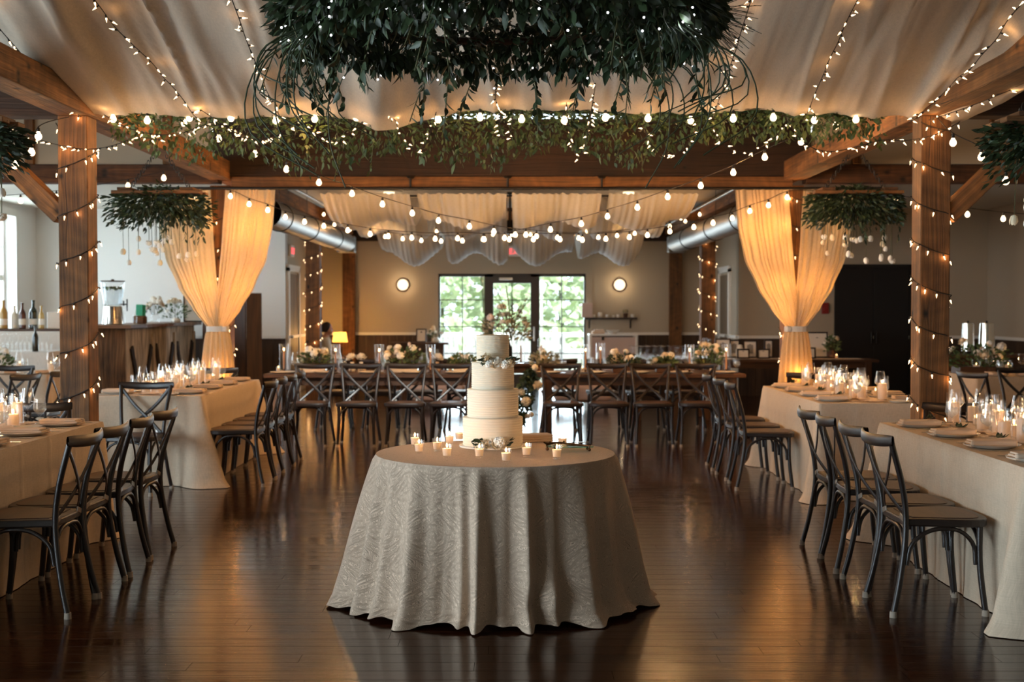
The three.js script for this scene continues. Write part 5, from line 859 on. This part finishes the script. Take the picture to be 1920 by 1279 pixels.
// console, frame, lamp and the seated guest at the left end
{
  woodTable('dark console table against the end wall left of the garden doors', -2.3, -1.2, 23.95, 24.35, 0.85);
  pictureFrame('tilted dark framed sign on the console left of the garden doors', -1.73, 0.85, -24.1, 0.2, 0.26, 0.06, -0.1);
  arrangement('white hydrangea bunch beside the framed sign on the console', -1.45, 0.85, 24.1, { w: 0.26, hh: 0.22, boxH: 0.1, vase: true, blooms: 7, leaves: 40, seed: 19, kinds: ['cluster'] });
  woodTable('small lamp table in the left far corner', -3.5, -3.0, 23.6, 24.1, 0.6);
  const l = thing('table_lamp', 'table lamp with a glowing amber shade in the left far corner', 'lamp', [-3.24, 0.6, -23.85]);
  part('base', lathe([[0, 0], [0.08, 0], [0.08, 0.015], [0.03, 0.03], [0.045, 0.1], [0.05, 0.16], [0.015, 0.22], [0.01, 0.26], [0, 0.26]], 18), M.bronze, l); part('lamp_shade', lathe([[0.145, 0.26], [0.115, 0.45]], 26), new THREE.MeshPhysicalMaterial({ color: C('#e0b070'), roughness: 0.95, transmission: 0.5, side: THREE.DoubleSide, emissive: new THREE.Color(1, 0.5, 0.14), emissiveIntensity: 0.35 }), l, 'amber fabric shade'); part('bulb', sph(0.03, 0, 0.34, 0), M.bulb, l); lamp(l, 0, 0.34, 0, 3.2, new THREE.Color(1, 0.5, 0.15), 2);
  chair(-3.3, 22.7, E + 0.3, 'cross-back chair under the seated guest in the left far corner');
}
function pictureFrame(label, x, y, z, w, h, lean, turn, photo) {
  const t = thing('picture_frame', label, 'frame', [x, y, z], turn), b = 0.022, g = new THREE.Group(); // leaning back on its strut
  const rail = [box(w, b, 0.02, 0, h - b / 2, 0), box(w, b, 0.02, 0, b / 2, 0), box(b, h - 2 * b, 0.02, -w / 2 + b / 2, h / 2, 0), box(b, h - 2 * b, 0.02, w / 2 - b / 2, h / 2, 0)].map((q) => move(q, 0, 0, 0, -lean * 2, 0, 0));
  part('frame_rail', rail, M.frame, t); part('paper', move(box(w - 2 * b, h - 2 * b, 0.006, 0, h / 2, -0.002), 0, 0, 0, -lean * 2, 0, 0), M.paper, t); if (photo) part('photo_print', move(box(w * 0.42, h * 0.5, 0.002, 0, h / 2, 0.003), 0, 0, 0, -lean * 2, 0, 0), M.photo, t); part('strut', move(box(0.03, h * 0.8, 0.006, 0, h * 0.4, 0), 0, 0, -h * 0.22, 0.18, 0, 0), M.frame, t);
}
// ------------------------------------------------------------------ seated guest, turned to the right
{
  const n = 72, mc = new MarchingCubes(n, new THREE.MeshBasicMaterial(), false, false, 90000), S = 0.72; mc.isolation = 0; // field spans [-S, S] round (0, 0.66, 0)
  const cap = (p, a, b, ra, rb) => { const ab = V().subVectors(b, a), t = clamp(V().subVectors(p, a).dot(ab) / ab.lengthSq(), 0, 1); return p.distanceTo(a.clone().addScaledVector(ab, t)) - lerp(ra, rb, t); };
  const sm = (a, b, k) => { const h = clamp(0.5 + 0.5 * (b - a) / k, 0, 1); return lerp(b, a, h) - k * h * (1 - h); };
  const bones = []; const add = (a, b, ra, rb, k = 0.04) => bones.push([V(...a), V(...b), ra, rb, k]);
  add([0, 0.5, -0.08], [0, 0.68, -0.07], 0.13, 0.115, 0.05); add([-0.09, 0.9, -0.06], [0.09, 0.9, -0.06], 0.075, 0.075, 0.1); add([0, 0.68, -0.07], [0, 0.9, -0.06], 0.12, 0.11, 0.06);
  add([0, 0.94, -0.05], [0, 1.03, -0.02], 0.048, 0.045, 0.03); add([0, 1.1, 0.0], [0, 1.16, -0.005], 0.068, 0.078, 0.02); add([0, 1.085, 0.03], [0, 1.06, 0.05], 0.045, 0.025, 0.03); add([0, 1.12, 0.07], [0, 1.1, 0.088], 0.012, 0.012, 0.015);
  for (const s of [-1, 1]) {
    add([s * 0.17, 0.9, -0.06], [s * 0.22, 0.66, 0.0], 0.05, 0.04); add([s * 0.22, 0.66, 0.0], [s * 0.12, 0.6, 0.22], 0.038, 0.027); add([s * 0.12, 0.6, 0.22], [s * 0.09, 0.585, 0.28], 0.026, 0.022, 0.02);
    for (let f = 0; f < 4; f++) add([s * (0.115 - 0.02 * f), 0.585, 0.28], [s * (0.11 - 0.022 * f), 0.565, 0.35 - 0.008 * Math.abs(f - 1)], 0.0085, 0.0075, 0.006); add([s * 0.07, 0.59, 0.25], [s * 0.045, 0.575, 0.3], 0.0095, 0.008, 0.008);
    add([s * 0.085, 0.5, -0.04], [s * 0.11, 0.49, 0.36], 0.085, 0.06); add([s * 0.11, 0.49, 0.36], [s * 0.11, 0.1, 0.38], 0.055, 0.038); add([s * 0.11, 0.06, 0.36], [s * 0.12, 0.04, 0.5], 0.04, 0.03); add([s * 0.075, 1.12, -0.01], [s * 0.075, 1.1, -0.008], 0.014, 0.012, 0.01);
  }
  const p = V();
  for (let k = 0; k < n; k++) for (let j = 0; j < n; j++) for (let i = 0; i < n; i++) { p.set((i / n * 2 - 1) * S, (j / n * 2 - 1) * S + 0.62, (k / n * 2 - 1) * S + 0.1); let d = 9; for (const [a, b, ra, rb, q] of bones) { const c = cap(p, a, b, ra, rb); d = c > d + 0.15 ? d : sm(d, c, q); } mc.field[k * n * n + j * n + i] = -d; }
  mc.update(); const cnt = mc.count, g = new THREE.BufferGeometry(), pos = new Float32Array(cnt * 3), nor = new Float32Array(cnt * 3);
  for (let i = 0; i < cnt; i++) { pos[3 * i] = mc.positionArray[3 * i] * S; pos[3 * i + 1] = mc.positionArray[3 * i + 1] * S + 0.62; pos[3 * i + 2] = mc.positionArray[3 * i + 2] * S + 0.1; for (let c = 0; c < 3; c++) nor[3 * i + c] = mc.normalArray[3 * i + c]; }
  g.setAttribute('position', new THREE.BufferAttribute(pos, 3)); g.setAttribute('normal', new THREE.BufferAttribute(nor, 3));
  // clothed below the neck and to the wrists, skin elsewhere: sort the triangles
  const idx = { skin: [], shirt: [], trouser: [] };
  for (let i = 0; i < cnt; i += 3) { const y = (pos[3 * i + 1] + pos[3 * i + 4] + pos[3 * i + 7]) / 3, z = (pos[3 * i + 2] + pos[3 * i + 5] + pos[3 * i + 8]) / 3; (y > 0.985 || (z > 0.2 && y > 0.555 && y < 0.66) ? idx.skin : y > 0.56 || (y > 0.52 && z < 0) ? idx.shirt : idx.trouser).push(i, i + 1, i + 2); }
  const order = [...idx.skin, ...idx.shirt, ...idx.trouser]; g.setIndex(order); g.addGroup(0, idx.skin.length, 0); g.addGroup(idx.skin.length, idx.shirt.length, 1); g.addGroup(idx.skin.length + idx.shirt.length, idx.trouser.length, 2);
  const t = thing('person', 'seated guest in pale top with dark hair, in profile before the amber lamp', 'person', [-3.3, 0.0, -22.7], E + 0.3);
  const body = part('body', g, [M.skin, M.shirt, M.hair], t);
  const hair = surface((u, v) => { const a = u * 6.2832, b = v * 2.15, back = Math.max(0, -Math.cos(a - 0)) , r = 0.097 + 0.012 * noise(Math.cos(a) * 4, v * 5, Math.sin(a) * 4), sz = Math.sin(b); const z = Math.cos(a) * sz * r * (Math.cos(a) > 0.2 ? 0.72 : 1.12) - 0.012, y = 1.155 + Math.cos(b) * r * (v > 0.5 && back > 0.2 ? 1.5 : 1.0); return [Math.sin(a) * sz * r * 0.95, Math.cos(a) > 0.35 ? Math.max(y, 1.16) : y, z]; }, 28, 16, [1, 1], true);
  part('hair', hair, M.hair, t, 'dark wavy hair'); part('eyes', [sph(0.009, -0.028, 1.135, 0.07, 8, 6), sph(0.009, 0.028, 1.135, 0.07, 8, 6)], M.black, t); part('mouth', rbox(0.034, 0.008, 0.01, 0.003, 0, 1.068, 0.073), M.pink, t);
}
// ------------------------------------------------------------------ photo table before the right rear wall
woodTable('dark wooden photo table against the right rear wall', 3.1, 5.5, 18.95, 19.55, 0.73);
solo('lace_runner', merge([surface((u, v) => [lerp(-1.15, 1.0, u), 0.004 + 0.008 * Math.abs(noise(u * 20, v * 4)), lerp(-0.2, 0.28, v)], 60, 8, [2, 0.5])]), phyRunner(), 'gauze runner along the photo table', 'runner', null, [4.3, 0.731, -19.25]);
[[1356, 19.35, 0.24, 0.3, 1, 'leftmost upright framed photo at the back of the photo table'], [1377, 19.42, 0.18, 0.28, 1, 'dark framed photo second from the left at the back of the photo table'], [1407, 19.35, 0.22, 0.27, 1, 'framed photo with a wide mount at the back of the photo table'], [1442, 19.4, 0.14, 0.28, 1, 'framed photo half hidden by the curtain on the photo table'], [1394, 19.1, 0.19, 0.15, 0, 'small landscape framed card in front, left on the photo table'], [1432, 19.1, 0.19, 0.15, 0, 'small landscape framed card in front, beside the curtain on the photo table'], [1517, 19.12, 0.21, 0.17, 0, 'small framed card before the large sign on the photo table'], [1533, 19.38, 0.33, 0.4, 0, 'large framed sign at the right of the photo table']].forEach(([p, Z, w, h, ph, l]) => pictureFrame(l, px(p, Z), 0.74, -Z, w, h, 0.05, 0, ph));
solo('ginger_jar', lathe([[0, 0], [0.05, 0], [0.07, 0.06], [0.065, 0.13], [0.035, 0.17], [0.04, 0.19], [0.015, 0.205], [0, 0.21]], 20), M.porcelain, 'white lidded jar between the framed photos on the photo table', 'jar', null, [px(1388, 19.35), 0.74, -19.35]);
arrangement('small vase of trailing greenery at the right end of the photo table', px(1560, 19.3), 0.74, 19.3, { w: 0.2, hh: 0.3, boxH: 0.12, vase: true, blooms: 3, leaves: 120, seed: 22, boxMat: M.walnut });
votive([px(1569, 19.1), 0.74, -19.1], 'lit votive candle at the right end of the photo table'); lamp(scene, px(1569, 19.1), 0.81, -19.1, 0.03, FIRE, 0.4);
// right aisle: drinks table with steel urns
woodTable('side table with two steel urns in the right aisle', 5.7, 7.2, 16.8, 17.4, 0.88);
[[1815, 0.075, 0.42, 'left'], [1850, 0.095, 0.42, 'right']].forEach(([p, r, h, w]) => { const t = thing('steel_urn', w + ' tapered steel drinks urn in the right aisle', 'urn', [px(p, 17), 0.88, -17]); part('body', lathe([[0, 0.03], [r * 1.15, 0.03], [r * 1.16, 0.05], [r, h], [r * 0.96, h + 0.004], [0, h + 0.006]], 30), M.chrome, t); part('foot_ring', cyl(r * 0.9, r * 1.0, 0.03, 0, 0.015, 0, 24), M.iron, t); part('lid_knob', sph(0.015, 0, h + 0.02, 0), M.iron, t); part('tap', [cyl(0.01, 0.01, 0.05, 0, 0.09, r * 1.15 + 0.02, 8), rbox(0.012, 0.05, 0.012, 0.003, 0, 0.12, r * 1.15 + 0.03)], M.iron, t); });
arrangement('big loose white bouquet on the right aisle table', px(1832, 14.3), TY + 0.002, 14.3, { w: 0.66, d: 0.3, hh: 0.34, boxH: 0.08, blooms: 18, leaves: 300, seed: 23, boxMat: M.walnut });
arrangement('small white bouquet at the left edge of the left aisle table', -6.0, TY + 0.002, 14.75, { w: 0.34, hh: 0.2, blooms: 9, leaves: 120, seed: 24 });
// ------------------------------------------------------------------ bar in the left rear corner
{
  const bar = thing('bar_counter', 'tall bar with grey barn boards, dark chevron braces and a live edge top', 'bar', [-5.66, 0, -19.4]), H = 1.22, L = 3.75, W = 0.62;
  part('carcass', box(W - 0.06, H, L - 0.06, 0, H / 2, 0), M.barnDark, bar);
  for (let i = 0; i < 25; i++) part('plank', uvm(box(0.028, H, 0.147, W / 2 - 0.005, H / 2, L / 2 - 0.075 - i * 0.15), 'y', i * 0.7, i * 0.37), M.barn, bar);
  for (let i = 0; i < 4; i++) part('end_plank', uvm(box(0.152, H, 0.028, -W / 2 + 0.078 + i * 0.155, H / 2, L / 2 - 0.01), 'y', i * 1.1, i * 0.7), M.barnBrown, bar);
  for (let k = 0; k < 3; k++) { const zc = L / 2 - 0.68 - k * 1.2; for (const s of [-1, 1]) part('chevron_brace', uvm(rbox(0.03, 1.02, 0.11, 0.004, W / 2 + 0.022, 0.5, zc + s * 0.25, s * 0.48, 0, 0, 1), 'y', k), M.barnDark, bar); part('frame_board', uvm(rbox(0.03, H - 0.1, 0.11, 0.004, W / 2 + 0.02, H / 2 - 0.05, zc - 0.6), 'y', k + 5), M.barn, bar); }
  const sh = new THREE.Shape(), pts = []; for (let i = 0; i <= 40; i++) { const f = i / 40; pts.push(new THREE.Vector2(lerp(-L / 2 - 0.1, L / 2 + 0.1, f), W / 2 + 0.1 + 0.035 * noise(f * 9, 2) + 0.012 * noise(f * 31, 5))); } sh.moveTo(-L / 2 - 0.1, -W / 2 - 0.05); pts.forEach((q) => sh.lineTo(q.x, q.y)); sh.lineTo(L / 2 + 0.1, -W / 2 - 0.05); sh.closePath();
  const tg = new THREE.ExtrudeGeometry(sh, { depth: 0.04, bevelEnabled: true, bevelSize: 0.008, bevelThickness: 0.006, bevelSegments: 2 }); // shape x -> bar length (z), shape y -> width (x)
  tg.applyMatrix4(new THREE.Matrix4().makeBasis(V(0, 0, -1), V(1, 0, 0), V(0, -1, 0))); part('live_edge_top', uvm(flat(tg.translate(0, H + 0.046, 0)), 'z'), M.liveEdge, bar);
  const BT = H + 0.052, bx = (p, Z) => px(p, Z);
  const d = thing('drinks_dispenser', 'large glass drinks dispenser with herbs on a steel base on the bar', 'dispenser', [bx(212, 17.85), BT, -17.85]);
  part('steel_base', lathe([[0, 0], [0.145, 0], [0.15, 0.01], [0.125, 0.255], [0.118, 0.26], [0, 0.26]], 32), M.chrome, d); part('glass_jar', lathe([[0, 0.262], [0.115, 0.262], [0.13, 0.29], [0.165, 0.56], [0.175, 0.6], [0.168, 0.6], [0.158, 0.56], [0.123, 0.292], [0.11, 0.27], [0, 0.27]], 32), M.glass, d); part('water', lathe([[0, 0.271], [0.109, 0.271], [0.122, 0.293], [0.15, 0.5], [0, 0.5]], 28), M.water, d);
  foliage(d, 60, (i, r) => { const a = r() * 6.28, q = 0.13 * Math.sqrt(r()); return { pos: V(q * Math.cos(a), 0.49 + 0.03 * r(), q * Math.sin(a)), dir: V(r() - 0.5, 0.4 * r(), r() - 0.5), size: 0.9 }; }, M.leaf, [LEAF.round], 12, rng(70), 'herbs'); part('lid', lathe([[0, 0.64], [0.02, 0.638], [0.022, 0.622], [0.16, 0.618], [0.17, 0.604], [0, 0.602]], 28), M.walnut, d); part('spigot', [cyl(0.012, 0.012, 0.07, 0.15, 0.3, 0, 8).rotateZ(0), rbox(0.1, 0.018, 0.018, 0.004, 0.16, 0.285, 0), rbox(0.018, 0.12, 0.018, 0.005, 0.2, 0.3, 0), cyl(0.008, 0.008, 0.06, 0.2, 0.22, 0, 8)], M.iron, d);
  const bottle = lathe([[0, 0], [0.036, 0], [0.038, 0.01], [0.038, 0.17], [0.03, 0.2], [0.014, 0.23], [0.013, 0.29], [0.016, 0.29], [0.016, 0.305], [0, 0.305]], 16);
  [[-0.1, 18.25, 'clear'], [0.02, 18.4, 'clear squat']].forEach(([dx, Z, n]) => solo('bottle', bottle, M.glass, n + ' syrup bottle beside the drinks dispenser on the bar', 'bottle', 'bottles on the bar', [-5.5 + dx, BT, -Z]).scale.setScalar(0.75));
  solo('menu_cards', merge([rbox(0.1, 0.17, 0.03, 0.004, 0, 0.2, 0, -0.15), rbox(0.1, 0.16, 0.03, 0.004, 0.03, 0.2, -0.03, -0.1)]), std('#3fa37e', 0.8), 'bright green cards standing in a box on the bar', 'cards', null, [-5.5, BT, -18.7]);
  solo('wooden_box', merge([rbox(0.18, 0.12, 0.16, 0.03, 0, 0.06, 0)]), M.beam, 'small round-cornered wooden box in front of the green cards', 'box', null, [-5.5, BT, -18.72]);
  arrangement('white flowers in a glass vase in the middle of the bar', -5.46, BT, 19.35, { w: 0.3, d: 0.26, hh: 0.24, boxH: 0.16, vase: true, blooms: 12, leaves: 40, seed: 25, boxMat: M.glass, kinds: ['cluster', 'rose'] });
  arrangement('tall white flowers and palm leaves at the far end of the bar', -5.44, BT, 20.5, { w: 0.42, d: 0.3, hh: 0.34, boxH: 0.08, vase: true, blooms: 9, leaves: 90, seed: 26 });
  pictureFrame('dark framed menu leaning at the far end of the bar', -5.3, BT, -21.1, 0.34, 0.44, 0.04, 0.3);
  // drinks counter below the window
  const lo = thing('drinks_counter', 'two-tier white linen drinks counter under the left window', 'counter', [-6.75, 0, -16.1]); part('lower_cloth', clothRect(1.0, 0.42, 0.96, 31, 0.05), M.clothWhite, lo); const upc = part('upper_cloth', clothRect(1.0, 0.2, 1.2, 33, 0.03), M.clothWhite, lo); upc.position.z = -0.7;
  part('riser_board', rbox(1.9, 0.03, 0.36, 0.006, 0, 1.217, -0.7), M.walnut, lo);
  const cols = ['#7c2a1e', '#27331c', '#1a1712', '#8a6a2a', '#2b2016', '#b08a48', '#efe6d0', '#4b2016', '#20281a', '#c0a060'];
  cols.forEach((c, i) => { const t = thing('spirit_bottle', ORD[i] + ' spirit bottle from the left on the drinks counter riser', 'bottle', [-7.35 + i * 0.125, 1.232, -16.8 + 0.05 * (i % 2)], 0, 'spirit bottles on the drinks counter'); const m = part('glass_body', bottle, phy(c, 0.08, { clearcoat: 0.6 }), t); m.scale.set(1 + 0.2 * (i % 3), 1 + 0.12 * ((i * 7) % 3), 1 + 0.2 * (i % 3)); part('label', cyl(0.0388, 0.0388, 0.08, 0, 0.09, 0, 16, true), M.paper, t).scale.set(1.01 + 0.2 * (i % 3), 1, 1.01 + 0.2 * (i % 3)); });
  const wc = thing('drinks_carton', 'white carton with a black tap hose on the drinks counter riser', 'carton', [-6.02, 1.232, -16.8], 0.25); part('carton', rbox(0.26, 0.22, 0.2, 0.01, 0, 0.11, 0), M.trim, wc); part('tap_hose', tube([V(0.13, 0.12, 0), V(0.19, 0.2, 0.02), V(0.2, 0.1, 0.05), V(0.17, 0.05, 0.06)], 0.012, 16, 6), M.iron, wc);
  for (let r = 0; r < 2; r++) for (let c = 0; c < 12; c++) put('upturned_glass', null, null, 'glass', [-7.1 + c * 0.11, 0.962, -15.95 - r * 0.14], 0, 'upturned glass ' + ORD[c] + ' from left, ' + (r ? 'rear' : 'front') + ' row on the drinks counter', 'upturned glasses on the drinks counter');
  solo('wine_bottle', bottle.clone().scale(1, 1.05, 1), phy('#14160f', 0.1, { clearcoat: 0.6 }), 'dark wine bottle before the glasses on the drinks counter', 'bottle', null, [-5.95, 0.962, -15.8]);
  // dark folding screen behind the left curtain
  const scn = thing('folding_screen', 'dark wooden folding screen behind the tied left curtain', 'screen', [-4.42, 0, -20]); for (let k = 0; k < 4; k++) { const s = part('screen_leaf', uvm(rbox(0.24, 1.74, 0.03, 0.004, 0, 0.87, 0, 0, 0, 0, 1), 'y', k), M.walnut, scn); s.position.x = -0.36 + k * 0.235; s.rotation.y = k % 2 ? 0.35 : -0.35; }
}
// ------------------------------------------------------------------ garden beyond the glass
{
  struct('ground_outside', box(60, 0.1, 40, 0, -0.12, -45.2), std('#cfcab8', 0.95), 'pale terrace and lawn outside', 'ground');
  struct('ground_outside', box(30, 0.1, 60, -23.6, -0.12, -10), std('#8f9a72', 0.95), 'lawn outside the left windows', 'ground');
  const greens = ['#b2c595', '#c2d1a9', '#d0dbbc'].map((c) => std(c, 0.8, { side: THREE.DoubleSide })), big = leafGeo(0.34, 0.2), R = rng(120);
  for (let k = 0; k < 9; k++) {
    const x = -4.2 + k * 1.05 + (R() - 0.5) * 0.6, Z = 33 + 5 * R(), h = 4.2 + 2 * R(), t = thing('garden_tree', ['leftmost', 'second', 'third', 'fourth', 'fifth', 'sixth', 'seventh', 'eighth', 'rightmost'][k] + ' pale green tree from the left beyond the garden doors', 'tree', [x, -0.07, -Z], 0, 'trees beyond the garden doors');
    part('trunk', tube([V(0, 0, 0), V(0.08, h * 0.3, 0), V(-0.05, h * 0.6, 0.05)], 0.09, 10, 7), M.stem, t);
    foliage(t, 620, (i, r) => { const a = r() * 6.283, q = Math.sqrt(r()), y = 0.5 + r() * (h - 0.5), rad = 1.3 * Math.sin(Math.PI * Math.min(0.98, 0.1 + 0.88 * y / h)); return { pos: V(Math.cos(a) * q * rad, y, Math.sin(a) * q * rad), dir: V(Math.cos(a) + r() - 0.5, 0.6 * r() - 0.1, Math.sin(a) + r() - 0.5), size: 1 }; }, greens, [big], 0, R, 'crown_leaves');
  }
  const f = thing('garden_fence', 'white rail fence across the garden beyond the glass', 'fence', [0, -0.07, -29.5]); for (let i = 0; i < 7; i++) part('post', rbox(0.11, 1.15, 0.11, 0.01, -3 + i * 1.0, 0.575, 0), M.trim, f); for (const y of [0.45, 0.95]) part('rail', rbox(6.2, 0.1, 0.05, 0.008, 0, y, 0.07), M.trim, f);
  const lp = thing('garden_lamp_post', 'slender pale lamp post beyond the right sidelight', 'lamp post', [0.66, -0.07, -28.5]); part('pole', cyl(0.03, 0.035, 1.9, 0, 0.95, 0, 10), M.trim, lp); part('lantern', lathe([[0, 1.88], [0.06, 1.9], [0.11, 2.06], [0.12, 2.1], [0.02, 2.2], [0, 2.22]], 14), M.trim, lp);
  for (let k = 0; k < 4; k++) { const t = thing('garden_chair', ORD[k] + ' white garden chair from the left before the fence', 'chair', [-1.3 + 0.62 * k + (k > 1 ? 0.3 : 0), -0.07, -27.6], 0.4 - 0.25 * k, 'white garden chairs'); part('seat', rbox(0.5, 0.03, 0.48, 0.008, 0, 0.4, 0), M.trim, t); for (let j = 0; j < 4; j++) part('back_slat', rbox(0.1, 0.62, 0.02, 0.006, -0.18 + j * 0.12, 0.72, -0.24, -0.2, 0, 0), M.trim, t); for (const a of [-1, 1]) for (const b of [-1, 1]) part('leg', rbox(0.05, 0.4, 0.05, 0.006, a * 0.22, 0.2, b * 0.2), M.trim, t); for (const a of [-1, 1]) part('arm', rbox(0.08, 0.025, 0.55, 0.006, a * 0.27, 0.58, 0.02), M.trim, t); }
  const tr = [-30, -27, -24.5, -21.8, -19].map((z) => z); tr.forEach((z, k) => { const t = thing('garden_tree', ORD[k] + ' large tree on the lawn outside the left windows', 'tree', [-19 - 2 * (k % 2), -0.07, z]); part('trunk', tube([V(0, 0, 0), V(0.1, 1.5, 0), V(0, 3, 0)], 0.14, 8, 7), M.stem, t); foliage(t, 420, (i, r) => { const a = r() * 6.283, q = Math.sqrt(r()), y = 0.8 + r() * 4.4, rad = 1.9 * Math.sin(Math.PI * (0.1 + 0.88 * y / 5.4)); return { pos: V(Math.cos(a) * q * rad, y, Math.sin(a) * q * rad), dir: V(Math.cos(a), 0.3, Math.sin(a)), size: 1.4 }; }, greens, [big], 0, R, 'crown_leaves'); });
}
renderer.render(scene, camera);
